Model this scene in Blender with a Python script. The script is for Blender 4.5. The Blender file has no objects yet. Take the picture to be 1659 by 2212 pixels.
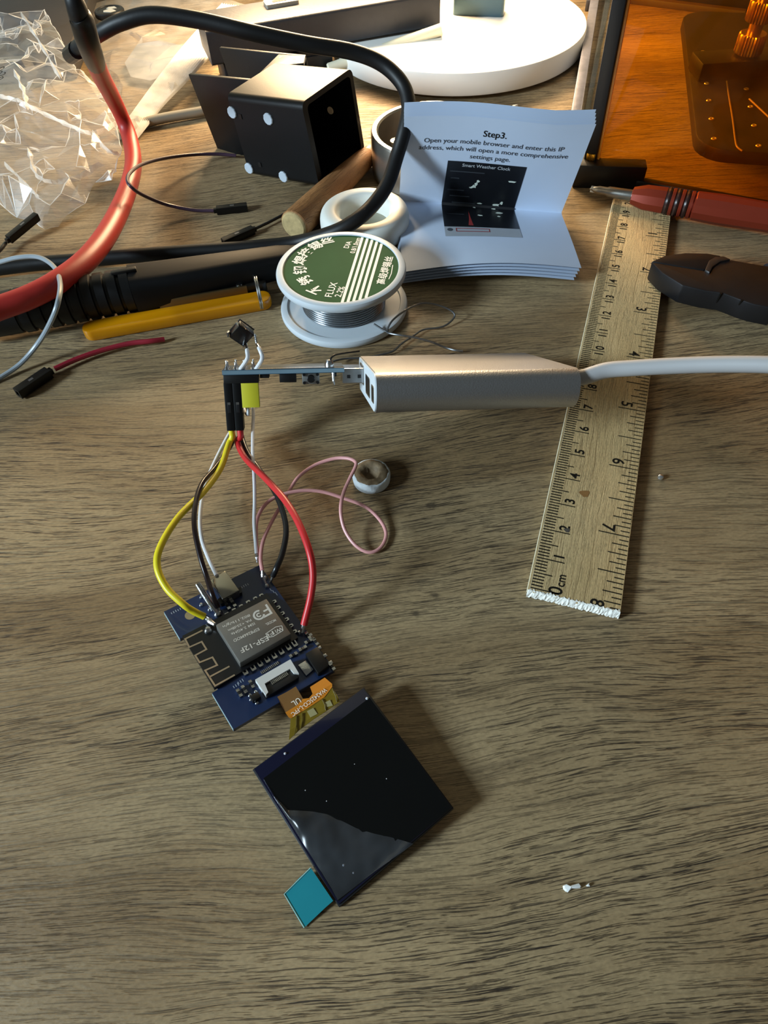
import bpy, bmesh, math, random
from mathutils import Vector, Matrix, noise, geometry

# ------------------------------------------------------------------ camera
S = 0.01                                   # everything below is written in centimetres
W, H, FPX = 1659, 2212, 1534.0
PITCH, ROLL, CAMH = math.radians(52.46), math.radians(-3.0), 16.445
V = Vector
FWD = V((0, math.cos(PITCH), -math.sin(PITCH)))
_x = V((1, 0, 0)); _u = _x.cross(FWD)
RT = _x * math.cos(ROLL) + _u * math.sin(ROLL)
UP = _u * math.cos(ROLL) - _x * math.sin(ROLL)
CAM = V((0, 0, CAMH))
scene = bpy.context.scene
COL = scene.collection
cd = bpy.data.cameras.new('camera'); cam = bpy.data.objects.new('camera', cd); COL.objects.link(cam)
cd.sensor_fit = 'HORIZONTAL'; cd.sensor_width = 36.0; cd.lens = 36.0 * FPX / W
cd.clip_start = 0.005; cd.clip_end = 20
m = Matrix((RT, UP, -FWD)).transposed().to_4x4(); m.translation = CAM * S
cam.matrix_world = m
scene.camera = cam

# ------------------------------------------------------------------ world, lights, exposure
scene.view_settings.view_transform = 'Standard'
scene.view_settings.look = 'None'
scene.view_settings.gamma = 1.0
scene.view_settings.use_curve_mapping = False
scene.view_settings.exposure = 0.0
cy = scene.cycles
cy.max_bounces = 6; cy.diffuse_bounces = 3; cy.glossy_bounces = 3; cy.transmission_bounces = 4; cy.transparent_max_bounces = 12
w = bpy.data.worlds.new('room'); scene.world = w; w.use_nodes = True
w.node_tree.nodes['Background'].inputs[0].default_value = (0.66, 0.68, 0.62, 1)
w.node_tree.nodes['Background'].inputs[1].default_value = 0.12

def area(name, loc, target, sx, sy, power, color):
    l = bpy.data.lights.new(name, 'AREA'); l.shape = 'RECTANGLE'; l.size = sx * S; l.size_y = sy * S
    l.energy = power; l.color = color
    o = bpy.data.objects.new(name, l); COL.objects.link(o)
    o.location = V(loc) * S
    o.rotation_euler = (V(target) - V(loc)).to_track_quat('-Z', 'Y').to_euler()
    return o
# daylight from a window to the left of the desk, a little behind the camera
area('window_daylight', (-147, -42, 74), (0, 14, 0), 30, 36, 41.0, (0.70, 0.88, 1.0))
LAMP_POWER, LAMP_COL, LAMP_TILT, LAMP_Z = 2.3, (1.0, 0.71, 0.40), -50, 11.0

# ------------------------------------------------------------------ helpers
def ray(x, y):
    return FWD + RT * ((x - W / 2) / FPX) - UP * ((y - H / 2) / FPX)
def at(x, y, z=0.0):
    """the point of the place at height z (cm) that the photograph shows at pixel x, y"""
    d = ray(x, y)
    return CAM + d * ((z - CAMH) / d.z)
class Frame:
    def __init__(s, o, ex, ey, ez=None):
        s.o = V(o); s.x = V(ex).normalized()
        ey = V(ey); s.y = (ey - s.x * ey.dot(s.x)).normalized()
        s.z = V(ez).normalized() if ez is not None else s.x.cross(s.y)
    def __call__(s, a, b, c=0.0):
        return s.o + s.x * a + s.y * b + s.z * c
    def hit(s, px, py, c=0.0):
        d = ray(px, py); o = s.o + s.z * c
        t = (o - CAM).dot(s.z) / d.dot(s.z)
        return CAM + d * t
    def loc(s, px, py, c=0.0):
        p = s.hit(px, py, c) - s.o
        return (p.dot(s.x), p.dot(s.y))
WORLD = Frame((0, 0, 0), (1, 0, 0), (0, 1, 0))

def lin(c):
    return c / 12.92 if c <= 0.04045 else ((c + 0.055) / 1.055) ** 2.4
def rgb(h):
    return tuple(lin(int(h[i:i + 2], 16) / 255) for i in (0, 2, 4)) + (1.0,)

MATS = {}
def M(name, hexa, rough=0.5, metal=0.0, spec=0.5, var=0.12, vscale=120, bump=0.0, bscale=400, coat=0.0, trans=0.0, sss=0.0):
    """principled material with procedural colour variation and fine relief"""
    if name in MATS: return MATS[name]
    mt = bpy.data.materials.new(name); mt.use_nodes = True; nt = mt.node_tree; n = nt.nodes; L = nt.links
    p = n['Principled BSDF']
    tc = n.new('ShaderNodeTexCoord')
    nz = n.new('ShaderNodeTexNoise'); nz.inputs['Scale'].default_value = vscale; nz.inputs['Detail'].default_value = 4
    L.new(tc.outputs['Object'], nz.inputs['Vector'])
    mx = n.new('ShaderNodeMix'); mx.data_type = 'RGBA'
    c = rgb(hexa)
    mx.inputs['A'].default_value = tuple(v * (1 - var) for v in c[:3]) + (1,)
    mx.inputs['B'].default_value = tuple(min(1, v * (1 + var)) for v in c[:3]) + (1,)
    L.new(nz.outputs['Fac'], mx.inputs['Factor'])
    L.new(mx.outputs['Result'], p.inputs['Base Color'])
    p.inputs['Roughness'].default_value = rough; p.inputs['Metallic'].default_value = metal
    p.inputs['Specular IOR Level'].default_value = spec
    p.inputs['Coat Weight'].default_value = coat
    p.inputs['Transmission Weight'].default_value = trans
    if sss:
        p.inputs['Subsurface Weight'].default_value = sss; p.inputs['Subsurface Scale'].default_value = 0.003
    if bump:
        b = n.new('ShaderNodeBump'); b.inputs['Strength'].default_value = bump; b.inputs['Distance'].default_value = 0.0004
        n2 = n.new('ShaderNodeTexNoise'); n2.inputs['Scale'].default_value = bscale; n2.inputs['Detail'].default_value = 3
        L.new(tc.outputs['Object'], n2.inputs['Vector']); L.new(n2.outputs['Fac'], b.inputs['Height'])
        L.new(b.outputs['Normal'], p.inputs['Normal'])
    MATS[name] = mt
    return mt

def film(name, tint, opac, rough=0.12, white='ffffff', gloss=0.9, ior=1.45, trl=True):
    """thin see-through sheet: tinted transmission, a little scatter and a real sheen"""
    if name in MATS: return MATS[name]
    mt = bpy.data.materials.new(name); mt.use_nodes = True; nt = mt.node_tree; n = nt.nodes; L = nt.links
    n.remove(n['Principled BSDF']); out = n['Material Output']
    tr = n.new('ShaderNodeBsdfTransparent'); tr.inputs[0].default_value = rgb(tint)
    df = n.new('ShaderNodeBsdfTranslucent' if trl else 'ShaderNodeBsdfDiffuse'); df.inputs[0].default_value = rgb(white)
    d2 = n.new('ShaderNodeBsdfDiffuse'); d2.inputs[0].default_value = rgb(white)
    ad = n.new('ShaderNodeMixShader'); ad.inputs[0].default_value = 0.82
    L.new(df.outputs[0], ad.inputs[1]); L.new(d2.outputs[0], ad.inputs[2])
    tc = n.new('ShaderNodeTexCoord'); nz = n.new('ShaderNodeTexNoise'); nz.inputs['Scale'].default_value = 90; nz.inputs['Detail'].default_value = 5
    L.new(tc.outputs['Object'], nz.inputs['Vector'])
    mr = n.new('ShaderNodeMapRange'); mr.inputs['From Min'].default_value = 0.3; mr.inputs['From Max'].default_value = 0.75
    mr.inputs['To Min'].default_value = opac * 0.5; mr.inputs['To Max'].default_value = opac * 1.6
    L.new(nz.outputs['Fac'], mr.inputs['Value'])
    m1 = n.new('ShaderNodeMixShader'); L.new(mr.outputs['Result'], m1.inputs[0]); L.new(tr.outputs[0], m1.inputs[1]); L.new(ad.outputs[0], m1.inputs[2])
    gl = n.new('ShaderNodeBsdfGlossy'); gl.inputs['Roughness'].default_value = rough; gl.inputs[0].default_value = (gloss, gloss, gloss, 1)
    lw = n.new('ShaderNodeLayerWeight'); lw.inputs['Blend'].default_value = 0.5      # 1 - cos, the same from both sides of the sheet
    f0 = ((ior - 1) / (ior + 1)) ** 2
    pw = n.new('ShaderNodeMath'); pw.operation = 'POWER'; L.new(lw.outputs['Facing'], pw.inputs[0]); pw.inputs[1].default_value = 5.0
    fr = n.new('ShaderNodeMath'); fr.operation = 'MULTIPLY_ADD'; L.new(pw.outputs[0], fr.inputs[0]); fr.inputs[1].default_value = 1 - f0; fr.inputs[2].default_value = f0
    m2 = n.new('ShaderNodeMixShader'); L.new(fr.outputs[0], m2.inputs[0]); L.new(m1.outputs[0], m2.inputs[1]); L.new(gl.outputs[0], m2.inputs[2])
    L.new(m2.outputs[0], out.inputs['Surface'])
    MATS[name] = mt
    return mt

def link(o, parent):
    COL.objects.link(o)
    if parent is not None: o.parent = parent
    return o
def origin_of(parent):
    p = V((0, 0, 0))
    while parent is not None:
        p += parent.location / S; parent = parent.parent
    return p
def tag(o, label, cat, group=None, kind=None):
    if label: o['label'] = label
    if cat: o['category'] = cat
    if group: o['group'] = group
    if kind: o['kind'] = kind
    return o
def thing(name, base, label, cat, group=None):
    o = bpy.data.objects.new(name, None); o.empty_display_size = 0.005; COL.objects.link(o)
    o.location = V(base) * S
    return tag(o, label, cat, group)

def catmull(pts, n=8):
    pts = [V(p) for p in pts]
    if len(pts) < 3: 
        return [pts[0].lerp(pts[1], i / n) for i in range(n + 1)]
    P = [pts[0] * 2 - pts[1]] + pts + [pts[-1] * 2 - pts[-2]]
    out = []
    for i in range(1, len(P) - 2):
        p0, p1, p2, p3 = P[i - 1:i + 3]
        for k in range(n):
            t = k / n
            out.append(0.5 * ((2 * p1) + (p2 - p0) * t + (2 * p0 - 5 * p1 + 4 * p2 - p3) * t * t + (3 * p1 - p0 - 3 * p2 + p3) * t ** 3))
    out.append(pts[-1])
    return out

class MB:
    """collects geometry in world centimetres"""
    def __init__(s):
        s.v = []; s.f = []; s.mi = []
    def add(s, vs, fs, mi=0):
        o = len(s.v); s.v += [V(p) for p in vs]
        for f in fs: s.f.append([i + o for i in f]); s.mi.append(mi)
        return s
    def box(s, fr, x0, x1, y0, y1, z0, z1, mi=0):
        vs = [fr(x, y, z) for z in (z0, z1) for y in (y0, y1) for x in (x0, x1)]
        return s.add(vs, [(0, 2, 3, 1), (4, 5, 7, 6), (0, 1, 5, 4), (1, 3, 7, 5), (3, 2, 6, 7), (2, 0, 4, 6)], mi)
    def prism(s, fr, poly, z0, z1, mi=0, cap=True):
        n = len(poly)
        a = sum(poly[i][0] * poly[(i + 1) % n][1] - poly[(i + 1) % n][0] * poly[i][1] for i in range(n))
        if a < 0: poly = poly[::-1]
        vs = [fr(x, y, z0) for x, y in poly] + [fr(x, y, z1) for x, y in poly]
        fs = [(i, (i + 1) % n, n + (i + 1) % n, n + i) for i in range(n)]
        if cap: fs += [tuple(range(n))[::-1], tuple(range(n, 2 * n))]
        return s.add(vs, fs, mi)
    def frame_prism(s, fr, outer, inner, z0, z1, mi=0):
        n = len(outer)
        vs = [fr(x, y, z) for z in (z0, z1) for P in (outer, inner) for x, y in P]
        fs = []
        for i in range(n):
            j = (i + 1) % n
            fs += [(i, j, 2 * n + j, 2 * n + i), (n + j, n + i, 3 * n + i, 3 * n + j), (2 * n + i, 2 * n + j, 3 * n + j, 3 * n + i), (j, i, n + i, n + j)]
        return s.add(vs, fs, mi)
    def tube(s, pts, r, n=10, mi=0, flat=1.0, caps=True, up=None):
        pts = [V(p) for p in pts]; k = len(pts)
        rs = r if isinstance(r, (list, tuple)) else [r] * k
        if len(rs) != k:
            rs = [rs[min(len(rs) - 1, int(i / (k - 1) * (len(rs) - 1)))] * (1 - (i / (k - 1) * (len(rs) - 1)) % 1) + rs[min(len(rs) - 1, int(i / (k - 1) * (len(rs) - 1)) + 1)] * ((i / (k - 1) * (len(rs) - 1)) % 1) for i in range(k)]
        t0 = (pts[1] - pts[0]).normalized()
        nrm = V(up) if up is not None else (V((0, 0, 1)) if abs(t0.z) < 0.9 else V((1, 0, 0)))
        vs = []
        for i, p in enumerate(pts):
            t = (pts[min(i + 1, k - 1)] - pts[max(i - 1, 0)]).normalized()
            if up is not None: nrm = V(up)
            nrm = (nrm - t * nrm.dot(t))
            nrm = nrm.normalized() if nrm.length > 1e-6 else t.orthogonal().normalized()
            b = t.cross(nrm)
            for j in range(n):
                a = 2 * math.pi * j / n
                vs.append(p + (b * math.cos(a) + nrm * math.sin(a) * flat) * rs[i])
        fs = [(i * n + j, i * n + (j + 1) % n, (i + 1) * n + (j + 1) % n, (i + 1) * n + j) for i in range(k - 1) for j in range(n)]
        if caps: fs += [tuple(range(n))[::-1], tuple(range((k - 1) * n, k * n))]
        return s.add(vs, fs, mi)
    def lathe(s, fr, prof, n=48, mi=0, closed=False):
        """profile of (radius, height) turned about the frame's z axis"""
        vs = []; k = len(prof)
        for (r, z) in prof:
            for j in range(n):
                a = 2 * math.pi * j / n
                vs.append(fr(r * math.cos(a), r * math.sin(a), z))
        fs = []
        for i in range(k if closed else k - 1):
            i2 = (i + 1) % k
            for j in range(n):
                fs.append((i * n + j, i * n + (j + 1) % n, i2 * n + (j + 1) % n, i2 * n + j))
        return s.add(vs, fs, mi)
    def disc(s, fr, r, z, n=48, mi=0):
        vs = [fr(r * math.cos(2 * math.pi * j / n), r * math.sin(2 * math.pi * j / n), z) for j in range(n)]
        return s.add(vs, [tuple(range(n))], mi)
    def grid(s, fn, nu, nv, mi=0):
        vs = [fn(i / nu, j / nv) for j in range(nv + 1) for i in range(nu + 1)]
        fs = [(j * (nu + 1) + i, j * (nu + 1) + i + 1, (j + 1) * (nu + 1) + i + 1, (j + 1) * (nu + 1) + i) for j in range(nv) for i in range(nu)]
        return s.add(vs, fs, mi)
    def sheet(s, fn, nu, nv, nrm, th, mi=0):
        """grid with thickness th along nrm"""
        s.grid(fn, nu, nv, mi)
        o = len(s.v) - (nu + 1) * (nv + 1)
        top = s.v[o:]; nn = len(top); off = V(nrm).normalized() * -th
        s.v += [p + off for p in top]
        for j in range(nv):
            for i in range(nu):
                a = j * (nu + 1) + i
                s.f.append([o + nn + a, o + nn + a + nu + 1, o + nn + a + nu + 2, o + nn + a + 1]); s.mi.append(mi)
        rim = [i for i in range(nu + 1)] + [(j + 1) * (nu + 1) + nu for j in range(nv)] + [nv * (nu + 1) + i for i in range(nu - 1, -1, -1)] + [j * (nu + 1) for j in range(nv - 1, 0, -1)]
        for i in range(len(rim)):
            a, b = rim[i], rim[(i + 1) % len(rim)]
            s.f.append([o + b, o + a, o + nn + a, o + nn + b]); s.mi.append(mi)
        return s
    def text(s, fr, txt, size, x=0, y=0, z=0.0, align='CENTER', fn=None, bold=0.0, sx=1.0, mi=0):
        vs, fs = text_geo(txt, align, bold)
        if fn: s.add([fn(x + p[0] * size * sx, y + p[1] * size) for p in vs], fs, mi)
        else: s.add([fr(x + p[0] * size * sx, y + p[1] * size, z) for p in vs], fs, mi)
        return s
    def strip(s, fr, pts, wd, z, mi=0):
        """flat printed line along 2D points, mitred"""
        n = len(pts); P = [V((p[0], p[1])) for p in pts]; vs = []
        for i in range(n):
            d0 = (P[i] - P[i - 1]).normalized() if i else None
            d1 = (P[i + 1] - P[i]).normalized() if i < n - 1 else None
            if d0 is None: d0 = d1
            if d1 is None: d1 = d0
            n0, n1 = V((-d0.y, d0.x)), V((-d1.y, d1.x)); mm = (n0 + n1); mm = mm.normalized() if mm.length > 1e-4 else n0
            l = wd / 2 / max(0.35, mm.dot(n0))
            for q in (P[i] + mm * l, P[i] - mm * l): vs.append(fr(q.x, q.y, z))
        return s.add(vs, [(2 * i + 1, 2 * i + 3, 2 * i + 2, 2 * i) for i in range(n - 1)], mi)
    def build(s, name, mat, parent=None, base=None, smooth=None, bevel=0.0, seg=2, sharp=35):
        if parent is not None: base = origin_of(parent)
        elif base is None:
            xs = [p.x for p in s.v]; ys = [p.y for p in s.v]; zs = [p.z for p in s.v]
            base = V(((min(xs) + max(xs)) / 2, (min(ys) + max(ys)) / 2, min(zs)))
        base = V(base)
        me = bpy.data.meshes.new(name)
        me.from_pydata([(p - base) * S for p in s.v], [], s.f)
        mats = mat if isinstance(mat, (list, tuple)) else [mat]
        for q in mats: me.materials.append(q)
        if len(mats) > 1:
            for p, i in zip(me.polygons, s.mi): p.material_index = i
        me.update()
        if bevel:
            bm = bmesh.new(); bm.from_mesh(me)
            bmesh.ops.remove_doubles(bm, verts=bm.verts, dist=1e-7)
            es = [e for e in bm.edges if len(e.link_faces) == 2 and e.calc_face_angle(0) > 0.5]
            bmesh.ops.bevel(bm, geom=es, offset=bevel * S, segments=seg, profile=0.5, affect='EDGES', clamp_overlap=True)
            bm.to_mesh(me); bm.free()
        if smooth or (smooth is None and (bevel or len(s.f) > 30)):
            me.polygons.foreach_set('use_smooth', [True] * len(me.polygons))
            me.set_sharp_from_angle(angle=math.radians(sharp))
        o = bpy.data.objects.new(name, me)
        if parent is None: o.location = base * S
        link(o, parent)
        return o

_TXT = {}
def text_geo(txt, align, bold):
    k = (txt, align, bold)
    if k not in _TXT:
        cu = bpy.data.curves.new('lettering', 'FONT'); cu.body = txt; cu.size = 1.0; cu.align_x = align; cu.align_y = 'CENTER'
        cu.resolution_u = 3; cu.offset = bold
        ob = bpy.data.objects.new('lettering', cu); COL.objects.link(ob)
        bpy.context.view_layer.update()
        me = bpy.data.meshes.new_from_object(ob.evaluated_get(bpy.context.evaluated_depsgraph_get()))
        _TXT[k] = ([(v.co.x, v.co.y) for v in me.vertices], [tuple(p.vertices) for p in me.polygons])
        bpy.data.objects.remove(ob); bpy.data.curves.remove(cu); bpy.data.meshes.remove(me)
    return _TXT[k]
def copy_part(o, parent, offset):
    c = o.copy(); c.location = V(offset) * S; COL.objects.link(c); c.parent = parent
    return c
def pix(z, pts):                      # pixel list -> 3D points; third number overrides the height
    return [at(p[0], p[1], p[2] if len(p) > 2 else z) for p in pts]
def rounded(x0, x1, y0, y1, r, n=5):
    out = []
    for cx, cy, a0 in ((x1 - r, y1 - r, 0), (x0 + r, y1 - r, 90), (x0 + r, y0 + r, 180), (x1 - r, y0 + r, 270)):
        for i in range(n + 1):
            a = math.radians(a0 + 90 * i / n); out.append((cx + r * math.cos(a), cy + r * math.sin(a)))
    return out
# ------------------------------------------------------------------ the desk and the room behind it
def wood_material(name, light, mid, dark, rot=-4.0, rough=0.5, pores=1.0, amp=1.0, sc=1.0, knots=()):
    mt = bpy.data.materials.new(name); mt.use_nodes = True; nt = mt.node_tree; n = nt.nodes; L = nt.links
    p = n['Principled BSDF']
    def N(t, **kw):
        q = n.new(t)
        for k, v in kw.items(): setattr(q, k, v)
        return q
    def math_(op, a, b=None):
        q = N('ShaderNodeMath', operation=op)
        for i, v in enumerate((a, b)):
            if v is None: continue
            if isinstance(v, (int, float)): q.inputs[i].default_value = v
            else: L.new(v, q.inputs[i])
        return q.outputs[0]
    tc = N('ShaderNodeTexCoord')
    mp = N('ShaderNodeMapping'); mp.inputs['Scale'].default_value = (100 * sc, 100 * sc, 100 * sc); mp.inputs['Rotation'].default_value = (0, 0, math.radians(rot))
    L.new(tc.outputs['Object'], mp.inputs['Vector'])
    sep = N('ShaderNodeSeparateXYZ'); L.new(mp.outputs[0], sep.inputs[0])
    def noise2(sx, sy, detail=2, rough=0.5, dist=0.0, yo=None, off=0.0):
        cb = N('ShaderNodeCombineXYZ')
        L.new(math_('MULTIPLY', sep.outputs[0], sx), cb.inputs[0])
        L.new(math_('MULTIPLY', yo if yo is not None else sep.outputs[1], sy), cb.inputs[1])
        cb.inputs[2].default_value = off
        q = N('ShaderNodeTexNoise'); q.inputs['Scale'].default_value = 1.0; q.inputs['Detail'].default_value = detail
        q.inputs['Roughness'].default_value = rough; q.inputs['Distortion'].default_value = dist
        L.new(cb.outputs[0], q.inputs['Vector'])
        return q.outputs['Fac']
    warp = noise2(0.05, 0.10, 1, 0.4, 0, None, 3.1)
    yw = math_('ADD', sep.outputs[1], math_('MULTIPLY', math_('SUBTRACT', warp, 0.5), 5.0 * amp))
    yw = math_('ADD', yw, math_('MULTIPLY', noise2(0.35, 0.5, 1, 0.5, 0, None, 9.0), 0.35 * amp))
    fine = noise2(0.9, 33.0, 3, 0.6, 0.0, yw, 1.7)
    long_ = noise2(0.22, 7.0, 3, 0.65, 0.0, yw, 5.2)
    mask = noise2(0.13, 0.5, 2, 0.5, 0.0, yw, 7.7)
    broad = noise2(0.07, 0.3, 3, 0.55, 0.2, yw, 2.2)
    grit = noise2(7.0, 16.0, 2, 0.5, 0.0, None, 4.0)
    def rng(v, a, b, c, d):
        q = N('ShaderNodeMapRange'); L.new(v, q.inputs['Value'])
        for nm, x in zip(('From Min', 'From Max', 'To Min', 'To Max'), (a, b, c, d)): q.inputs[nm].default_value = x
        q.interpolation_type = 'SMOOTHSTEP'
        return q.outputs['Result']
    fine2 = noise2(1.4, 27.0, 2, 0.6, 0.0, yw, 12.3)
    pore = math_('MAXIMUM', rng(fine, 0.44, 0.35, 0, 1), math_('MULTIPLY', rng(fine2, 0.40, 0.33, 0, 1), 0.8))
    pore = math_('MULTIPLY', pore, rng(mask, 0.36, 0.60, 0.45, 1.0))
    stre = rng(long_, 0.50, 0.30, 0, 1)
    dk = math_('MINIMUM', math_('ADD', math_('MULTIPLY', pore, 0.84 * pores), math_('MULTIPLY', stre, 0.34)), 1.0)
    kn_ = noise2(4.0, 6.0, 2, 0.6, 0, None, 3.3) if knots else None
    for (kx, ky, kr) in knots:                      # small dark knots of the grain
        vd = N('ShaderNodeVectorMath', operation='DISTANCE'); sc_ = N('ShaderNodeVectorMath', operation='MULTIPLY')
        L.new(tc.outputs['Object'], sc_.inputs[0]); sc_.inputs[1].default_value = (100, 150, 0)
        L.new(sc_.outputs[0], vd.inputs[0]); vd.inputs[1].default_value = (kx, ky * 1.5, 0)
        kd_ = math_('ADD', vd.outputs['Value'], math_('MULTIPLY', math_('SUBTRACT', kn_, 0.5), kr * 1.6))
        dk = math_('MAXIMUM', dk, rng(kd_, kr, kr * 0.15, 0, 0.75))
    m1 = N('ShaderNodeMix', data_type='RGBA'); m1.inputs['A'].default_value = rgb(light); m1.inputs['B'].default_value = rgb(mid)
    L.new(rng(broad, 0.36, 0.66, 0, 1), m1.inputs['Factor'])
    m0 = N('ShaderNodeMix', data_type='RGBA', blend_type='MULTIPLY'); L.new(m1.outputs['Result'], m0.inputs['A'])
    g = rng(grit, 0.3, 0.7, 0.86, 1.06); cbn = N('ShaderNodeCombineColor')
    for i in range(3): L.new(g, cbn.inputs[i])
    L.new(cbn.outputs[0], m0.inputs['B']); m0.inputs['Factor'].default_value = 1.0
    m2 = N('ShaderNodeMix', data_type='RGBA'); m2.inputs['B'].default_value = rgb(dark)
    L.new(m0.outputs['Result'], m2.inputs['A']); L.new(dk, m2.inputs['Factor'])
    L.new(m2.outputs['Result'], p.inputs['Base Color'])
    p.inputs['Specular IOR Level'].default_value = 0.35
    L.new(rng(dk, 0, 1, rough, rough + 0.25), p.inputs['Roughness'])
    b = N('ShaderNodeBump'); b.inputs['Strength'].default_value = 0.9; b.inputs['Distance'].default_value = 0.00022 ; b.invert = True
    hh = math_('ADD', math_('ADD', pore, math_('MULTIPLY', stre, 0.4)), math_('MULTIPLY', grit, 0.35))
    L.new(hh, b.inputs['Height']); L.new(b.outputs['Normal'], p.inputs['Normal'])
    return mt
WOOD = wood_material('grey_oak_laminate', 'a38d6a', '846d4d', '2a2018', knots=[(*at(px_, py_)[:2], r_) for px_, py_, r_ in ((930, 1092, .30), (940, 1287, .22), (896, 1326, .20))])
b = MB().box(WORLD, -70, 75, -22, 78, -2.6, 0)
desk = b.build('desk', WOOD, base=(0, 0, 0), bevel=0.15)
tag(desk, 'grey-brown oak-grain desk top that everything lies on', 'desk')
wall = MB().box(WORLD, -110, 115, 80, 84, -75, 130).build('wall_back', M('warm_plaster', 'd9c7a6', 0.8, bump=0.2, bscale=90), base=(0, 80, -75))
tag(wall, None, None, kind='structure')
floor = MB().box(WORLD, -300, 300, -300, 84, -80, -75).build('floor', wood_material('floor_boards', '7a6a55', '63533f', '3a2f25'), base=(0, 0, -80))
tag(floor, None, None, kind='structure')

# ------------------------------------------------------------------ common materials
BLACK = M('black_plastic', '070708', 0.42, var=0.2)
BLACKR = M('black_rubber', '0c0c0e', 0.5, spec=.4, var=0.15, bump=0.08)
CASE = M('black_case_plastic', '05070a', 0.46, spec=0.3, var=0.15, bump=0.06, bscale=1500)
WHITE = M('white_plastic', 'e6e6e2', 0.35, var=0.03, sss=0.05)
STEEL = M('bright_steel', 'c9c9c6', 0.22, 1.0, bump=0.05)
TIN = M('solder_tin', 'c4c6c8', 0.24, 1.0, bump=0.35, bscale=700)
DSTEEL = M('dark_steel', '3b3b3e', 0.42, 0.85, var=0.2, bump=0.1)
PAPER = M('daylight_tinted_paper', 'bfcce0', 0.85, spec=0.1, var=0.02)  # cool daylight and shade on the booklet put into its paper colour
INK = M('black_ink', '14130f', 0.7, spec=0.2)

# ------------------------------------------------------------------ desk lamp
LC = V((5.59, 46.5, 0)); LR, LT = 7.25, 1.35
LW = M('lamp_white', 'ecebe6', 0.4, var=0.02)
lamp = thing('desk_lamp', LC, 'white desk lamp with a thick round base and flat blue-grey post', 'lamp')
f = Frame(LC, (1, 0, 0), (0, 1, 0))
MB().lathe(f, [(0.01, 0.2), (LR - 0.5, 0.2), (LR - 0.05, 0.25), (LR, 0.35), (LR, LT - 0.12), (LR - 0.04, LT - 0.03), (LR - 0.14, LT), (0.01, LT)], 96).build('base', LW, lamp)
MB().lathe(f, [(0.01, 0.0), (LR - 0.9, 0.0), (LR - 0.9, 0.2), (0.01, 0.2)], 64).build('rubber_foot', BLACKR, lamp)
p0, p1 = at(977, 33, LT), at(1087, 38, LT)
pc = (p0 + p1) / 2; pf = Frame(pc, p1 - p0, (0, 1, 0)); hw = (p1 - p0).length / 2
MB().prism(pf, rounded(-hw, hw, 0, 1.1, 0.2), 0.02, 12.5).build('post', M('blue_grey_metal', '3f5a67', 0.3, 0.3, var=0.05), lamp, smooth=True)
tl = math.radians(LAMP_TILT)
hf = Frame((pc.x - 4.6, pc.y + 4.6, LAMP_Z), (1, 0, 0), (0, math.cos(tl), math.sin(tl)))
MB().box(Frame(hf.o, (1, 0, 0), (0, 1, 0)), 3.7, 5.5, -5.2, 1.0, .8, 1.6).build('arm', M('blue_grey_metal', ''), lamp, bevel=.1)
MB().prism(hf, rounded(-10.2, 8.4, -2.6, 2.6, 1.0), 0, 1.3).build('lamp_head', LW, lamp, smooth=True)
em = bpy.data.materials.new('led_diffuser'); em.use_nodes = True
e = em.node_tree.nodes['Principled BSDF']; e.inputs['Emission Color'].default_value = LAMP_COL + (1,); e.inputs['Emission Strength'].default_value = 4
MB().prism(hf, rounded(-9.8, 8.0, -2.2, 2.2, 0.9), -0.12, 0.0).build('diffuser', em, lamp, smooth=True)
l = bpy.data.lights.new('lamp_light', 'AREA'); l.shape = 'RECTANGLE'; l.size = 17.4 * S; l.size_y = 4.2 * S; l.energy = LAMP_POWER; l.color = LAMP_COL
lo = bpy.data.objects.new('lamp_light', l); COL.objects.link(lo); lo.parent = lamp
lo.matrix_local = Matrix((hf.x, hf.y, hf.z)).transposed().to_4x4(); lo.location = (hf(-.9, 0, -0.2) - LC) * S
# white stick lying over the edge of the lamp base
a, c = at(708, 149, 0.5), at(952, 64, LT + 0.32)
st = thing('plastic_stick', a, 'slim cream-white stick lying across the edge of the lamp base', 'stick')
d = (c - a)
MB().tube([a + d * t for t in (0, .01, .3, .31, .6, 1)], [.22, .27, .27, .27, .3, .3], 14).build('shaft', M('cream_plastic', 'e9e2c8', 0.5, var=.03), st)
MB().tube([a + d * t for t in (.3, .312, .32)], [.275, .29, .275], 14).build('collar', M('grey_collar', '8d8a80', 0.5), st)

# ------------------------------------------------------------------ steel bar behind
bl, br = at(500, 138, 1.40), at(950, 58, 1.46)    # one end rests on the lamp base, the other on a black strip
bd = (br - bl).normalized(); bar_len = 34
bf = Frame(br, -bd, V((bd.y, -bd.x, 0)))          # x runs left along the bar, y away
if bf.y.y < 0: bf = Frame(br, -bd, -V((bd.y, -bd.x, 0)))
bf.z = bd.cross(bf.y) if bd.cross(bf.y).z > 0 else -bd.cross(bf.y)
bar = thing('steel_bar', br, 'long dark grey square steel bar lying behind the black case', 'bar')
MB().prism(Frame(br, bf.y, bf.z, bf.x), rounded(0, 3.1, 0.02, 1.62, 0.16), 0, (br - bl).length + 1.0).build('bar_body', M('worn_grey_steel', '3c3d42', 0.5, 0.35, var=0.25, vscale=60, bump=0.25, bscale=500), bar, smooth=True)
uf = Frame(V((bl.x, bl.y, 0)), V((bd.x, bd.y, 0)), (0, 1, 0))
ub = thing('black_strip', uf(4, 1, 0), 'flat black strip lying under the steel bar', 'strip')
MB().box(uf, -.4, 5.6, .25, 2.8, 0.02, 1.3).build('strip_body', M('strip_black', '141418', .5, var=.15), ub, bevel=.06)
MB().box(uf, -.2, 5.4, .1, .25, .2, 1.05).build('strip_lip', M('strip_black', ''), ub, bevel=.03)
MB().prism(bf, rounded(7.4, 9.2, 1.7, 2.5, 0.1), 1.62, 1.80).build('bracket_plate', M('zinc_plate', 'b5b0a4', 0.45, 0.6), bar, smooth=True)
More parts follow.
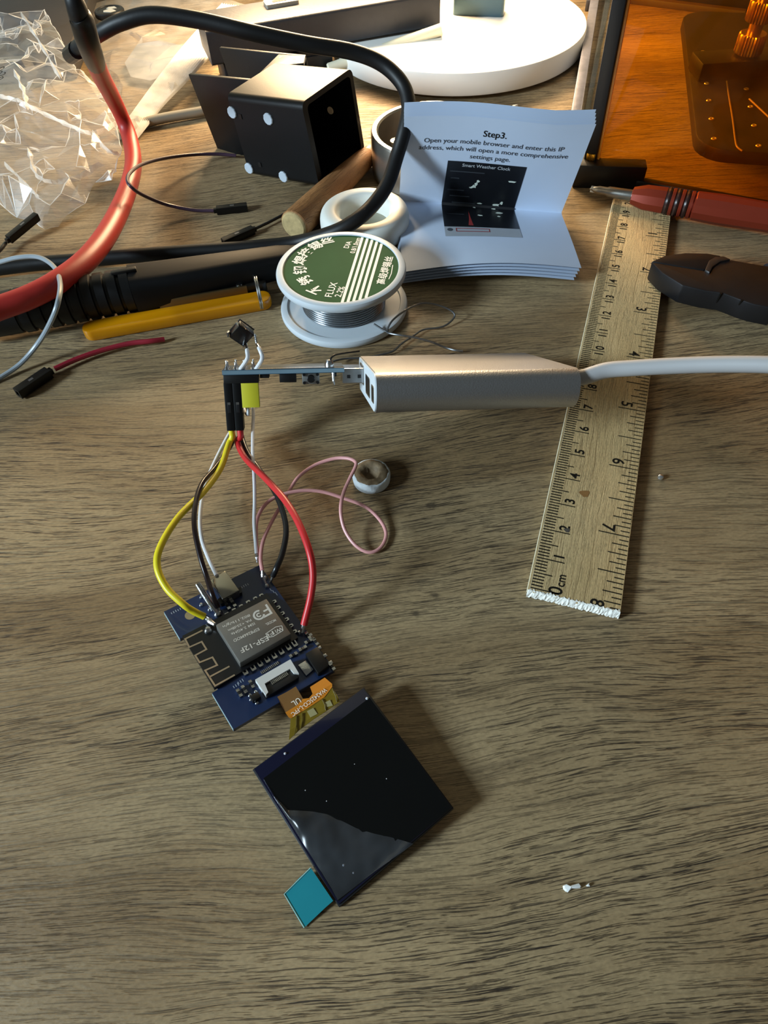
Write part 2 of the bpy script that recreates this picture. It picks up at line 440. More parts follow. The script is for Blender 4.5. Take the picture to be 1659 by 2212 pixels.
MB().prism(bf, rounded(7.7, 8.8, 1.95, 2.25, 0.14), 1.80, 1.815).build('bracket_slot', BLACK, bar)

# ------------------------------------------------------------------ amber enclosure at the right
G = V((9.85, 30.75, 0)); fd = (at(1659, 462) - G).normalized()
_d = ray(1340, 0); _k = (G.x * _d.x + G.y * _d.y) / (_d.x ** 2 + _d.y ** 2)
UPV = (CAM + _d * _k - G).normalized()             # the front frame stands almost upright
AMB = film('amber_acrylic', 'ffcf6e', 0.02, 0.04, 'ff8a20', ior=1.3)
enc = thing('amber_enclosure', G, 'black-framed machine enclosure with a clear orange acrylic front', 'enclosure')
ef = Frame(G, fd, V((-fd.y, fd.x, 0)), UPV)
MB().box(ef, -.26, .26, -.26, .26, 0.0, 16).build('frame_post', M('black_anodised', '0d0f13', .45, .0, spec=.35, var=.1), enc, bevel=.05)
MB().box(ef, 21.5, 22.0, -.26, .26, 0.0, 16).build('frame_post', M('black_anodised', ''), enc, bevel=.05)
MB().box(ef, .28, 21.5, -.24, .24, 15.5, 16).build('top_rail', M('black_anodised', ''), enc, bevel=.05)
MB().box(ef, .28, 21.5, -.1, .3, 0.0, .42).build('bottom_rail', M('black_anodised', ''), enc, bevel=.04)
MB().box(ef, .27, 21.5, -.03, .12, .42, 15.5).build('amber_panel', AMB, enc)
MB().box(ef, .27, .36, -.06, .14, .42, 15.5).build('panel_edge', M('amber_edge_glow', 'f09a20', .3), enc)  # glow of the acrylic edge put into a bright amber colour
# corner bracket in front of the panel with a brass thumb screw
q0, q1 = at(1236, 406, 0), at(1386, 411, 0)
kf = Frame(q0, q1 - q0, (0, 1, 0)); ql = (q1 - q0).length
br_ = MB().box(kf, 0, ql, 0, .75, 0, 1.0).build('corner_bracket', BLACK, enc, bevel=.04)
sp = kf.loc(1277, 340, 1.05)
sf = Frame(kf(sp[0], sp[1], 1.0), (1, 0, 0), (0, 1, 0))
GOLD = M('brass', 'c9922c', .3, .95, bump=.1)
def knurl(fr, r, h, n=28):
    m = MB(); vs = []
    for z, rr in ((0, .93), (.08 * h, 1), (.92 * h, 1), (h, .93)):
        for j in range(n * 2):
            a = math.pi * j / n; q = r * rr * (1 if j % 2 else .93)
            vs.append(fr(q * math.cos(a), q * math.sin(a), z))
    k = 2 * n
    fs = [(i * k + j, i * k + (j + 1) % k, (i + 1) * k + (j + 1) % k, (i + 1) * k + j) for i in range(3) for j in range(k)] + [tuple(range(k))[::-1], tuple(range(3 * k, 4 * k))]
    return m.add(vs, fs)
knurl(sf, .26, .28).build('thumb_screw', GOLD, br_)
# clear side panel seen at a grazing angle
s0, s1 = V((9.62, 32.2, 0)), V((15.75, 53.2, 0))
pf2 = Frame(s0, s1 - s0, (-1, 0, 0), (0, 0, 1)); pl = (s1 - s0).length
CLEAR = film('clear_acrylic', 'f4f6f2', 0.01, 0.02, ior=1.5)
MB().box(pf2, 0, pl, -.2, 0, .05, 15.5).build('side_panel', CLEAR, enc)
rb0, rb1 = V((17.0, 52.4, 0)), V((30, 45.3, 0))
rf = Frame(rb0, rb1 - rb0, (0, 1, 0))
MB().box(rf, 0, 15, 0, .9, 0, 1.1).build('back_rail', M('black_anodised', ''), enc, bevel=.05)
MB().box(rf, 0, 15, -.5, 0, 0, .35).build('back_rail_lip', M('dark_bronze', '4a3a22', .5), enc, bevel=.03)
MB().box(rf, 7.2, 7.9, -.6, .6, 0, 14).build('frame_post', M('black_anodised', ''), enc, bevel=.05)
# galvanised rail along the foot of the side panel
g0, g1 = at(1238, 262, .5), at(1283, -6, .5)
gf = Frame((g0.x, g0.y, 0), V((g1.x - g0.x, g1.y - g0.y, 0)), (-1, 0, 0), (0, 0, 1)); gl = (V((g1.x, g1.y, 0)) - V((g0.x, g0.y, 0))).length
rail = thing('galvanised_rail', g0 * 1.0, 'mottled galvanised metal strip standing along the orange enclosure', 'metal strip')
rail.location = V((g0.x, g0.y, 0)) * S
MB().box(gf, -1.0, gl + 4, -.32, .18, .05, .95).build('strip', M('galvanised', '77757e', .45, .55, var=.35, vscale=260, bump=.4, bscale=350), rail, bevel=.05)
for x in (.1, gl - .9):
    MB().box(gf, x, x + .9, .16, .42, 0.0, .6).build('clip', M('grey_clip', '55545c', .4, .5), rail, bevel=.06)
# plate, clamp and knobs inside
ptop = 1.0
c0, c1 = at(1462, 75, ptop), at(1488, 340, ptop)
pfr = Frame(c1, V((c0.x - c1.x, c0.y - c1.y, 0)), (1, -.3, 0), None); pfr.z = V((0, 0, 1))
pln = (c0 - c1).length + 1.5
plate = thing('machine_bed', (c1.x, c1.y, 0), 'black perforated metal bed with rounded corners behind the orange acrylic', 'machine bed')
MB().prism(pfr, rounded(-1.3, pln - 1.0, 0, 14, 1.3), .45, ptop).build('bed_plate', M('black_bed', '1a1712', .5, .3, var=.2), plate, bevel=.08)
for (x, y) in ((1.2, 1.2), (pln - 3, 1.2), (1.2, 12), (pln - 3, 12)):
    MB().prism(pfr, rounded(x - .6, x + .6, y - .6, y + .6, .3), 0, .45).build('bed_foot', BLACKR, plate)
z4 = lambda x, y: (1200 + x / 3.614, y / 3.614)
HOLE = M('hole_ring', 'cfc2a0', .35, .6)
for (x, y) in ((1150, 405), (1180, 652), (1197, 785), (1217, 928), (1237, 1083), (1490, 695), (1522, 833), (1550, 980), (1585, 1138)):
    q = pfr.loc(*z4(x, y), ptop)
    MB().lathe(Frame(pfr(q[0], q[1], ptop), (1, 0, 0), (0, 1, 0)), [(.03, .012), (.05, .03), (.1, .03), (.12, 0)], 14).build('eyelet', HOLE, plate)
MB().tube(catmull([pfr(*pfr.loc(*z4(x, y), ptop), ptop + .03) for x, y in ((1335, 640), (1352, 760), (1380, 930), (1400, 1090), (1415, 1150), (1455, 1185))], 5), .035, 6).build('groove_line', M('tan_line', '8a7350', .5), plate)
MB().tube([pfr(*pfr.loc(*z4(x, y), ptop), ptop + .04) for x, y in ((1510, 780), (1659, 920), (1720, 975))], .04, 6).build('groove_line', M('tan_line', ''), plate)
clamp = thing('bed_clamp', pfr(*pfr.loc(*z4(1300, 600), ptop), ptop), 'black clamp bar with two brass knobs on the machine bed', 'clamp')
cq0, cq1 = pfr.loc(*z4(1112, 640), ptop), pfr.loc(*z4(1659, 605), ptop)
cfm = Frame(pfr(*cq0, ptop), pfr(*cq1, ptop) - pfr(*cq0, ptop), (0, 1, 0))
MB().box(cfm, 0, 8, 0, 1.5, .0, .75).build('clamp_bar', BLACK, clamp, bevel=.06)
kq = cfm.loc(*z4(1505, 440), .75)
knf = Frame(cfm(kq[0], kq[1] + .2, .75), (1, 0, 0), (0, 1, 0))
MB().lathe(knf, [(.01, 0), (.3, 0), (.3, 2.9), (.01, 2.9)], 16).build('stud', GOLD, clamp)
knurl(Frame(knf(0, 0, .08), (1, 0, 0), (0, 1, 0)), .62, .8).build('knob', GOLD, clamp)
knurl(Frame(knf(0, 0, 1.35), (1, 0, 0), (0, 1, 0)), .58, .8).build('knob', GOLD, clamp)
# ------------------------------------------------------------------ wooden ruler
TH = math.radians(70.29); RZ = .25
ra = V((math.cos(TH), math.sin(TH), 0)); rb = V((math.sin(TH), -math.cos(TH), 0))
RO = V((3.70, 9.704, RZ)); RW = 2.39
rf_ = Frame(RO, ra, -rb)                 # x along the scale, y towards the centimetre edge
def RP(s_, t_, z=0.0): return RO + ra * s_ + rb * t_ + V((0, 0, z))
ruler = thing('wooden_ruler', RP(0, 1.2, -RZ), 'worn wooden ruler with a centimetre scale and an inch scale', 'ruler')
RWOOD = wood_material('pale_beech', 'cfb585', 'bea374', '9a8056', rot=-70.3, rough=.55, pores=.14, amp=.4, sc=1.6)
RE = 20.35
def ruler_outline():
    pts = [(-.12, .0)]
    n = 26
    for i in range(1, n): pts.append((-.12 + .03 * math.sin(i * 2.1) + .02 * math.sin(i * 5.3) + .02, RW * i / n))
    pts += [(-.1, RW)]
    for i in range(6):
        a = math.radians(90 * i / 5); pts.append((RE - .3 + .3 * math.sin(a), RW - .3 + .3 * math.cos(a)))
    for i in range(6):
        a = math.radians(90 * i / 5); pts.append((RE - .1 + .1 * math.cos(a), .1 - .1 * math.sin(a)))
    return pts
ol = ruler_outline()
m = MB(); n = len(ol)
bot = [RP(s_, t_, -RZ + .005) for s_, t_ in ol]; top = [RP(s_, max(t_, .0), 0) for s_, t_ in ol]
m.add(bot + top, [(i, (i + 1) % n, n + (i + 1) % n, n + i)[::-1] for i in range(n)] + [tuple(range(n)), tuple(range(n, 2 * n))[::-1]])
m.build('ruler_body', RWOOD, ruler, smooth=False)
# chipped pale end grain, rough relief; light on the end face whitens its colour
rnd = random.Random(4)
m = MB(); k = 60
rows = []
for j, (z, inset) in enumerate(((-RZ + .012, .035), (-.12, .05), (-.02, .03), (.012, -.02), (.012, -.07))):
    rows.append([RP(-.12 - inset + rnd.uniform(-.02, .02) + (rnd.uniform(-.05, .03) if j == 4 else 0), RW * i / k, z + rnd.uniform(-.006, .006)) for i in range(k + 1)])
vs = [p for r_ in rows for p in r_]
m.add(vs, [(j * (k + 1) + i, j * (k + 1) + i + 1, (j + 1) * (k + 1) + i + 1, (j + 1) * (k + 1) + i) for j in range(4) for i in range(k)])
m.build('chipped_end', M('lit_chipped_wood', 'efeee6', .85, var=.12, vscale=500, bump=.6, bscale=900), ruler, smooth=False)
# pale bevel along the centimetre edge
m = MB(); vs = []
for i in range(81):
    s_ = -.12 + (RE - .02) * i / 80; jit = .012 * math.sin(i * 1.7) + .01 * math.sin(i * 4.1)
    vs += [RP(s_, .055 + jit, .004), RP(s_, -.015, -.07 + jit), RP(s_, -.02, -RZ + .02)]
m.add(vs, [(3 * i + j, 3 * i + j + 1, 3 * i + 4 + j, 3 * i + 3 + j)[::-1] for i in range(80) for j in range(2)])
m.build('worn_edge', M('pale_edge', 'ded2b4', .7, var=.1), ruler)
m = MB()
def tick(s_, t0, t1, wd):
    m.add([RP(s_ - wd / 2, t0, .006), RP(s_ + wd / 2, t0, .006), RP(s_ + wd / 2, t1, .006), RP(s_ - wd / 2, t1, .006)], [(0, 3, 2, 1)])
for i in range(0, 201):
    L_ = .80 if i % 10 == 0 else (.55 if i % 5 == 0 else .36)
    tick(i / 10 + (.0 if i else .0), .06, L_, .036 if i % 5 else .032)
for i in range(1, 129):
    s_ = 20.128 - 2.54 * i / 16
    if s_ < -.1: break
    L_ = .85 if i % 16 == 0 else .72 if i % 8 == 0 else .52 if i % 4 == 0 else .45 if i % 2 == 0 else .27
    tick(s_, RW - .02, RW - L_, .032)
m.build('tick_marks', INK, ruler, smooth=False)
for i in range(1, 21):
    m = MB(); t_ = str(i)
    if i < 10: m.text(rf_, t_, .40, i + .17, -.64, .006, bold=.02)
    else:
        m.text(rf_, t_[0], .40, i - .15, -.64, .006, bold=.02); m.text(rf_, t_[1], .40, i + .17, -.64, .006, bold=.02)
    m.build('numeral', INK, ruler, smooth=False)
m = MB(); m.text(rf_, '0', .52, .08, -.72, .006, bold=.012); m.text(rf_, 'cm', .34, .43, -.80, .006, bold=.012); m.build('numeral', INK, ruler, smooth=False)
fi = Frame(RO, -ra, rb)
for i in range(1, 9):
    s_ = 20.128 - 2.54 * i
    MB().text(fi, str(i), .50, -(s_ + .20), RW - .62, .006, bold=.014).build('numeral', INK, ruler, smooth=False)
MB().text(fi, 'inch', .26, -19.45, RW - .62, .006).build('numeral', INK, ruler, smooth=False)
for (px_, py_, r_, hx) in ((1263, 1067, .13, '8a6334'), (1225, 1146, .075, '4b463f')):
    c = at(px_, py_, RZ); m = MB(); nn = 16
    m.add([c + V((r_ * (1 + .35 * math.sin(3 * a)) * math.cos(a), r_ * (1.2 + .3 * math.cos(2 * a)) * math.sin(a), .008)) for a in [2 * math.pi * i / nn for i in range(nn)]], [tuple(range(nn))])
    m.build('stain', M('stain_' + hx, hx, .8, var=.3, vscale=700), ruler, smooth=False)

# ------------------------------------------------------------------ solder spool
SC = V((-1.08, 22.36, 0)); SR = 2.33; SH = 1.78
spool = thing('solder_spool', SC, 'white reel of solder wire with a green label and lettering', 'solder reel')
f = Frame(SC, (1, 0, 0), (0, 1, 0))
SPW = M('spool_white', 'c6cfd6', .42, var=.02, sss=.05)
def flange(z0, z1, r, name):
    h = z1 - z0; b = min(.1, h * .4)
    MB().lathe(f, [(.6, z0), (r - b, z0), (r - b * .3, z0 + b * .3), (r, z0 + b), (r, z1 - b), (r - b * .3, z1 - b * .3), (r - b, z1), (r - .24, z1), (r - .27, z1 - .05), (.6, z1 - .05)], 96).build(name, SPW, spool)
flange(0.0, .30, SR + .03, 'lower_flange'); flange(SH - .30, SH, SR - .01, 'upper_flange')
MB().lathe(f, [(1.0, .25), (1.0, SH - .3)], 48).build('hub', SPW, spool)
prof = []; nc = 13; zz0, zz1 = .27, SH - .31
for i in range(nc):
    for j in range(5):
        a = math.pi * (j / 5) ; prof.append((1.50 + .055 * math.sin(a), zz0 + (zz1 - zz0) * (i + j / 5) / nc))
prof = [(1.0, zz0)] + prof + [(1.5, zz1), (1.0, zz1)]
MB().lathe(f, prof, 72).build('solder_coil', M('solder_wire', '8f959b', .26, .95, var=.1), spool, sharp=80)
zl = SH - .04
MB().lathe(f, [(.002, zl), (SR - .27, zl)], 72).build('green_label', M('green_label', '1f5230', .75, spec=.12, var=.22, vscale=60), spool, smooth=False)
lf = Frame((SC.x, SC.y, zl + .008), (1, 0, 0), (0, 1, 0))
z6 = lambda x, y: (580 + x / 3.77, 400 + y / 3.77)
LP = lambda x, y: V(lf.loc(*z6(x, y)))
SILK = M('label_white', 'dde3e0', .5, var=.05)
def lab_text(txt, a, b, size, bold=.01, name='label_print', sx=1.0):
    a, b = LP(*a), LP(*b); d = (b - a).normalized()
    fr = Frame(lf(a.x, a.y), V((d.x, d.y, 0)), V((-d.y, d.x, 0)))
    MB().text(fr, txt, size, (b - a).length / 2, size * .0, 0, bold=bold, sx=sx).build(name, SILK, spool, smooth=False)
for (x0, y0, x1, y1) in ((792, 385, 600, 968), (833, 402, 650, 968), (873, 418, 702, 968), (912, 437, 757, 958), (952, 458, 815, 945)):
    a, b_ = LP(x0, y0), LP(x1, y1)
    for q in (a, b_):
        if q.length > SR - .29: q *= (SR - .29) / q.length
    MB().strip(lf, [a, b_], .10, 0).build('label_stripe', SILK, spool, smooth=False)
lab_text('FLUX', (490, 905), (535, 800), .36); lab_text('2.2%', (564, 912), (604, 825), .32)
lab_text('DIA', (630, 517), (662, 455), .28); lab_text('0.8/1.0mm', (676, 575), (741, 408), .26, sx=.92)
for ch, (x, y) in zip('不锈钢焊接锡丝', ((380, 845), (306, 772), (266, 690), (264, 612), (308, 550), (385, 495), (477, 452))):
    c = LP(x, y); up = c.normalized() if c.length else V((0, 1))
    fr = Frame(lf(c.x, c.y), V((up.y, -up.x, 0)), V((up.x, up.y, 0)))
    MB().text(fr, ch, .52, 0, 0, 0, bold=.022).build('label_print', SILK, spool, smooth=False)
lab_text('高级焊锡丝', (922, 785), (985, 600), .34, bold=.018)
MB().strip(lf, [LP(980, 765), LP(1000, 720), LP(1012, 650)], .03, 0).build('label_print', SILK, spool, smooth=False)
tail = pix(.12, [(808, 700, .45), (835, 716, .34), (838, 708, .5), (850, 690, .7), (880, 668, .7), (915, 655, .6), (955, 662, .5), (980, 676, .35), (978, 690, .2), (955, 706), (915, 712), (895, 724), (868, 742), (850, 758), (828, 765), (790, 772), (745, 775), (718, 782, .3), (711, 792, .6)])
m = MB().tube(catmull(tail, 6), .035, 8); m.tube(catmull(pix(.12, [(835, 716, .35), (842, 720, .4), (865, 724, .45), (895, 729, .4), (930, 738, .3), (960, 750), (985, 757), (1000, 758)]), 6), .038, 8)
m.build('solder_tail', M('solder_tail', '7d7f82', .3, .9), spool)

# ------------------------------------------------------------------ white ring behind the reel
rc = at(788, 478, .5); rc.z = 0
ring = thing('white_ring', rc, 'thick white plastic ring lying behind the solder reel', 'ring')
f = Frame(rc, (1, 0, 0), (0, 1, 0))
prof = []
for i in range(28):
    a = 2 * math.pi * i / 28; c_, s_ = math.cos(a), math.sin(a)
    prof.append((1.42 + .42 * math.copysign(abs(c_) ** .7, c_), .55 + .55 * math.copysign(abs(s_) ** .8, s_)))
MB().lathe(f, prof, 72, closed=True).build('ring_body', M('chalk_white', 'dfe2dc', .5, var=.04, sss=.05), ring)
MB().lathe(f, [(.002, .35), (1.12, .35), (1.12, .30), (.002, .30)], 48).build('inner_web', M('grey_green_web', '9b9a88', .6), ring)

# ------------------------------------------------------------------ open steel ring behind the booklet
sc_ = at(934, 318, 1.0); sc_.z = 0
sr = thing('steel_ring', sc_, 'open polished steel ring standing behind the booklet', 'metal ring')
f = Frame(sc_, (1, 0, 0), (0, 1, 0))
MB().lathe(f, [(2.65, .0), (2.75, .06), (2.75, 1.75), (2.68, 1.85), (2.5, 1.85), (2.42, 1.78), (2.42, .06), (2.5, 0)], 80, closed=True).build('ring_wall', M('brushed_steel', 'b8b1a6', .28, .9, var=.15, bump=.1), sr)
tf = Frame(at(858, 318, 1.2), (1, .3, 0), (-.3, 1, 0))
MB().lathe(tf, [(.002, 0), (.3, .03), (.34, .15), (.3, .3), (.002, .36)], 20).build('screw_head', STEEL, sr)

# ------------------------------------------------------------------ folded booklet
B0, B1 = at(862, 434, .28), at(1212, 461, .30)             # spine
BT0, BT1 = at(874, 252, 4.35), at(1288, 268, 4.35)         # top of the upright pages
BF0, BF1 = at(868, 588, .55), at(1256, 579, .85)           # front of the lying pages
def book(u, v, k=0, dz=0.0):
    """page surface: u across, v from -1 (front edge) over 0 (spine) to 1 (top edge); k = how deep in the pile"""
    if v >= 0:
        p = B0.lerp(B1, u).lerp(BT0.lerp(BT1, u), v)
        nrm = (B1 - B0).cross(BT0 - B0).normalized()
        if nrm.y > 0: nrm = -nrm
        bow = .16 * math.sin(math.pi * u) * v + .10 * math.sin(math.pi * v) - .10 * math.sin(2 * math.pi * u) * v
        p = p + V((0, 0, 1)) * (.13 * math.sin(math.pi * min(1, u * 1.25)) * v) + nrm * (bow * .6 + dz)
        p -= nrm * (.05 + .055 * v) * k
        p += V((0, 0, .05 * k * v)) + (B1 - B0).normalized() * (-.02 * k * v)
    else:
        w_ = -v
        p = B0.lerp(B1, u).lerp(BF0.lerp(BF1, u), w_)
        p = p + V((0, 0, .30 * math.sin(math.pi * u) * w_ ** 1.5 + .05 * math.sin(math.pi * w_) + dz))
        p -= V((0, 0, (.03 + .085 * w_) * k))
        p += (BF0 - B0).normalized() * (.03 * k * w_) + (B1 - B0).normalized() * (-.05 * k * w_)
    r_ = max(0, .12 - abs(v)) / .12                     # soft fold
    return p + V((0, -.04, .05)) * r_ * r_
bk = thing('booklet', B0.lerp(B1, .5) - V((0, 0, .28)), 'folded white instruction booklet standing open at Step3', 'booklet')
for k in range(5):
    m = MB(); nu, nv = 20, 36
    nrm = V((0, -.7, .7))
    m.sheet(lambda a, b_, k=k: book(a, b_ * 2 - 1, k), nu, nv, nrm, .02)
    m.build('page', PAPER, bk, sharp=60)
def bprint(name, txt, u, v, size, mat=INK, bold=.0, sx=1.0):
    wu, hv = 6.9, 4.3
    m = MB().text(None, txt, size, 0, 0, fn=lambda x, y: book(u + x / wu, v + y / hv, 0, .012), bold=bold, sx=sx)
    return m.build(name, mat, bk, smooth=False)
GREYINK = M('grey_ink', '3a3f48', .7)
bprint('page_print', 'Step3.', .50, .845, .36, INK, .012)
bprint('page_print', 'Open your mobile browser and enter this IP', .50, .755, .275, GREYINK, .004, 1.06)
bprint('page_print', 'address, which will open a more comprehensive', .505, .680, .275, GREYINK, .004, 1.06)
bprint('page_print', 'settings page.', .50, .605, .275, GREYINK, .004, 1.06)
def patch(name, u0, u1, v0, v1, mat, dz=.01, nu=8, nv=20):
    return MB().grid(lambda a, b_: book(u0 + (u1 - u0) * a, v0 + (v1 - v0) * b_, 0, dz), nu, nv).build(name, mat, bk, smooth=True)
patch('printed_picture', .268, .715, -.40, .545, M('picture_black', '111318', .38, var=.3))
patch('printed_picture', .268, .715, -.56, -.40, M('picture_grey', '9aa0a8', .6))
bprint('picture_print', 'Smart Weather Clock', .49, .505, .21, M('pale_print', 'b4b9bf', .6), .01).location.y -= .00015
PG = M('picture_line', '34383d', .5)
for (u0, u1, v) in ((.29, .49, .43), (.30, .35, .35), (.29, .39, .205), (.31, .43, .13), (.33, .47, .04), (.30, .40, -.17)):
    patch('picture_line', u0, u1, v - .006, v + .006, PG, .014, 6, 1)
rnd = random.Random(3)
GL = M('picture_speck', 'c9d2c8', .4, var=.4, vscale=900)
for (u, v, a, b_) in ((.445, .265, .02, .03), (.455, .30, .012, .03), (.462, .335, .012, .02), (.43, .25, .018, .012), (.66, .36, .03, .022), (.50, .05, .022, .012), (.47, -.02, .012, .03), (.60, .045, .035, .025), (.63, .08, .012, .035), (.59, -.03, .018, .018), (.62, -.10, .03, .02), (.50, -.17, .02, .02), (.61, -.17, .015, .015)):
    m = MB(); nn = 9
    ang = [2 * math.pi * i / nn for i in range(nn)]
    m.add([book(u + a * math.cos(t) * rnd.uniform(.4, 1) / 1.0, v + b_ * math.sin(t) * rnd.uniform(.4, 1), 0, .016) for t in ang], [tuple(range(nn))])
    m.build('picture_speck', GL, bk, smooth=False)
RED = M('print_red', '8c2a2a', .6)
m = MB(); m.add([book(u, v, 0, .016) for u, v in ((.415, -.37), (.445, -.37), (.437, -.25), (.43, -.10), (.425, -.25))], [(0, 1, 2, 3, 4)]); m.build('printed_arrow', RED, bk, smooth=False)
for (u0, u1, v0, v1) in ((.335, .535, -.435, -.425), (.335, .535, -.485, -.475), (.335, .34, -.485, -.425), (.53, .535, -.485, -.425)):
    patch('printed_box', u0, u1, v0, v1, RED, .016, 6, 1)
MB().add([book(.30 + .017 * math.cos(t), -.452 + .026 * math.sin(t), 0, .016) for t in [i * math.pi / 8 for i in range(16)]], [tuple(range(16))]).build('printed_dot', GREYINK, bk, smooth=False)
# ------------------------------------------------------------------ silver adapter, tilted on its far edge
def euler_frame(o, a, b, c):
    R = Matrix.Rotation(a, 3, 'Z') @ Matrix.Rotation(b, 3, 'Y') @ Matrix.Rotation(c, 3, 'X')
    return Frame(o, R.col[0], R.col[1], R.col[2])
DF = euler_frame((-.004, 13.711, 4.336), .058, .088, -.605)   # x along, y away, z out of the upper face
DX, DY, DZ = 5.382, 5.271, 1.071
ALU = M('bead_blasted_aluminium', 'a6a6a8', .38, .9, var=.08, vscale=2500, bump=.22, bscale=2600)
don = thing('usb_adapter', DF(DX / 2, DY, -DZ), 'silver aluminium adapter block with a thick grey cable', 'adapter')
def dprof(inset=0.0):
    out = []
    for cx, cz, r, a0 in ((DY - .3, -.3, .3, 0), (.40, -.40, .40, 90), (.58, -DZ + .58, .58, 180), (DY - .3, -DZ + .3, .3, 270)):
        for i in range(9):
            a = math.radians(a0 + 90 * i / 8); out.append((cx + (r - inset) * math.cos(a), cz + (r - inset) * math.sin(a)))
    return out
YZ = Frame(DF.o, DF.y, DF.z, DF.x)
MB().prism(YZ, dprof(), 0, DX).build('shell', ALU, don, smooth=True, sharp=50)
MB().prism(YZ, dprof(.03), -.03, 0.0).build('end_cap', M('pale_blue_white', 'd9e3ea', .4, var=.03), don, smooth=True, sharp=50)
def port(y0, y1, z0, z1):
    pp = MB().frame_prism(YZ, rounded(y0 - .05, y1 + .05, z0 - .05, z1 + .05, .08, 3), rounded(y0, y1, z0, z1, .04, 3), -.045, -.028).build('port_rim', STEEL, don)
    MB().prism(YZ, rounded(y0, y1, z0, z1, .04, 3), -.040, -.030).build('port_opening', BLACK, pp)
port(1.55, 2.75, -.80, -.34); port(.45, 1.0, -.78, -.42); port(3.42, 4.62, -.68, -.19)
cp = [DF(DX - .02, .45, -.28), DF(DX + .25, .44, -.26)] + pix(0, [(1310, 800, 3.5), (1370, 795, 3.65), (1460, 790, 3.9), (1560, 787, 4.2), (1665, 788, 4.5), (1760, 795, 4.7)])
MB().tube(catmull(cp, 8), .215, 16).build('cable', M('grey_cable', 'aaa9aa', .5, var=.03), don)

# ------------------------------------------------------------------ usb serial board
PCBE = M('pcb_edge_blue', '6f8794', .35, var=.15)
BX0, BX1, BY0, BY1 = -4.20, -.62, 3.35, 4.75; BZ = -.17   # in the adapter's frame
sb = thing('usb_serial_board', DF((BX0 + BX1) / 2, 4, BZ - .1), 'thin usb adapter circuit board plugged into the silver block, seen edge-on', 'circuit board')
MB().box(DF, BX0, BX1, BY0, BY1, BZ - .15, BZ).build('circuit_board', M('pcb_blue_dark', '2c4658', .35, var=.2, coat=.3), sb, bevel=.01)
MB().box(DF, BX0 + .9, BX1 - .3, BY0 + .01, BY0 + .3, BZ, BZ + .012).build('ground_plane', TIN, sb)
MB().box(DF, BX0 + .004, BX1 - .004, BY0 - .008, BY0, BZ - .13, BZ - .02).build('board_edge', PCBE, sb)
m = MB(); m.prism(Frame(DF(BX1 - .05, 0, 0), DF.y, DF.z, DF.x), rounded(3.44, 4.60, -.66, -.21, .03, 2), 0, .66)
pg = m.build('usb_plug', M('plug_steel', 'b9bcbe', .2, .95), sb)
for x in (.18, .5):
    MB().box(Frame(DF(BX1 - .05 + x, 3.43, -.45), DF.x, DF.z), -.05, .05, -.05, .05, -.004, .004).build('plug_slot', BLACK, pg)
for i in range(4):
    for j in range(2):
        x, y = BX0 + .13 + .254 * i, BY0 + .16 + .254 * j
        fr = Frame(DF(x, y, BZ), DF.x, DF.y)
        m = MB().lathe(fr, [(.09, 0), (.07, .06), (.035, .12), (.03, .26 - .05 * ((i + j) % 2)), (.004, .28 - .05 * ((i + j) % 2))], 10)
        m.build('header_pin', TIN, sb)
MB().box(DF, BX0 + .02, BX0 + 1.04, BY0 + .03, BY0 + .55, BZ - .40, BZ - .15).build('header_block', BLACK, sb, bevel=.02)
for (x0, x1, h) in ((-3.12, -2.85, .12), (-2.55, -2.05, .26), (-3.05, -2.9, .05), (-1.0, -.85, .12)):
    MB().box(DF, x0, x1, BY0 + .1, BY0 + .6, BZ - .15 - h, BZ - .15).build('chip', BLACK, sb, bevel=.015)
sw = MB().box(DF, -1.88, -1.36, BY0 + .15, BY0 + .67, BZ - .48, BZ - .15).build('tact_switch', M('switch_steel', '9b9c9a', .35, .8), sb, bevel=.02)
MB().lathe(Frame(DF(-1.62, BY0 + .14, BZ - .32), DF.x, DF.z, -DF.y), [(.12, 0), (.12, .06), (.1, .08), (.002, .08)], 20).build('switch_button', BLACK, sw)
for x in (-1.82, -1.42):
    for z in (-.44, -.2):
        MB().lathe(Frame(DF(x, BY0 + .14, BZ + z), DF.x, DF.z, -DF.y), [(.045, 0), (.045, .03), (.002, .03)], 10).build('switch_post', BLACK, sw)
MB().lathe(Frame(DF(-1.05, BY0 + .3, BZ), DF.x, DF.y), [(.02, .22), (.1, .2), (.14, .1), (.14, 0)], 16).build('solder_blob', TIN, sb)
MB().tube(catmull([DF(-1.05, BY0 + .25, BZ + .12), DF(-.95, BY0 + .3, BZ + .3), DF(-.7, BY0 + .5, BZ + .36), DF(-.1, BY0 + .8, BZ + .40)], 6), .03, 8).build('link_wire', BLACKR, sb)
MB().tube([DF(-.95, BY0 + .1, BZ - .15), DF(-.95, BY0 + .08, BZ - .4), DF(-.93, BY0 + .08, BZ - .52)], [.05, .04, .015], 8).build('solder_drip', TIN, sb)

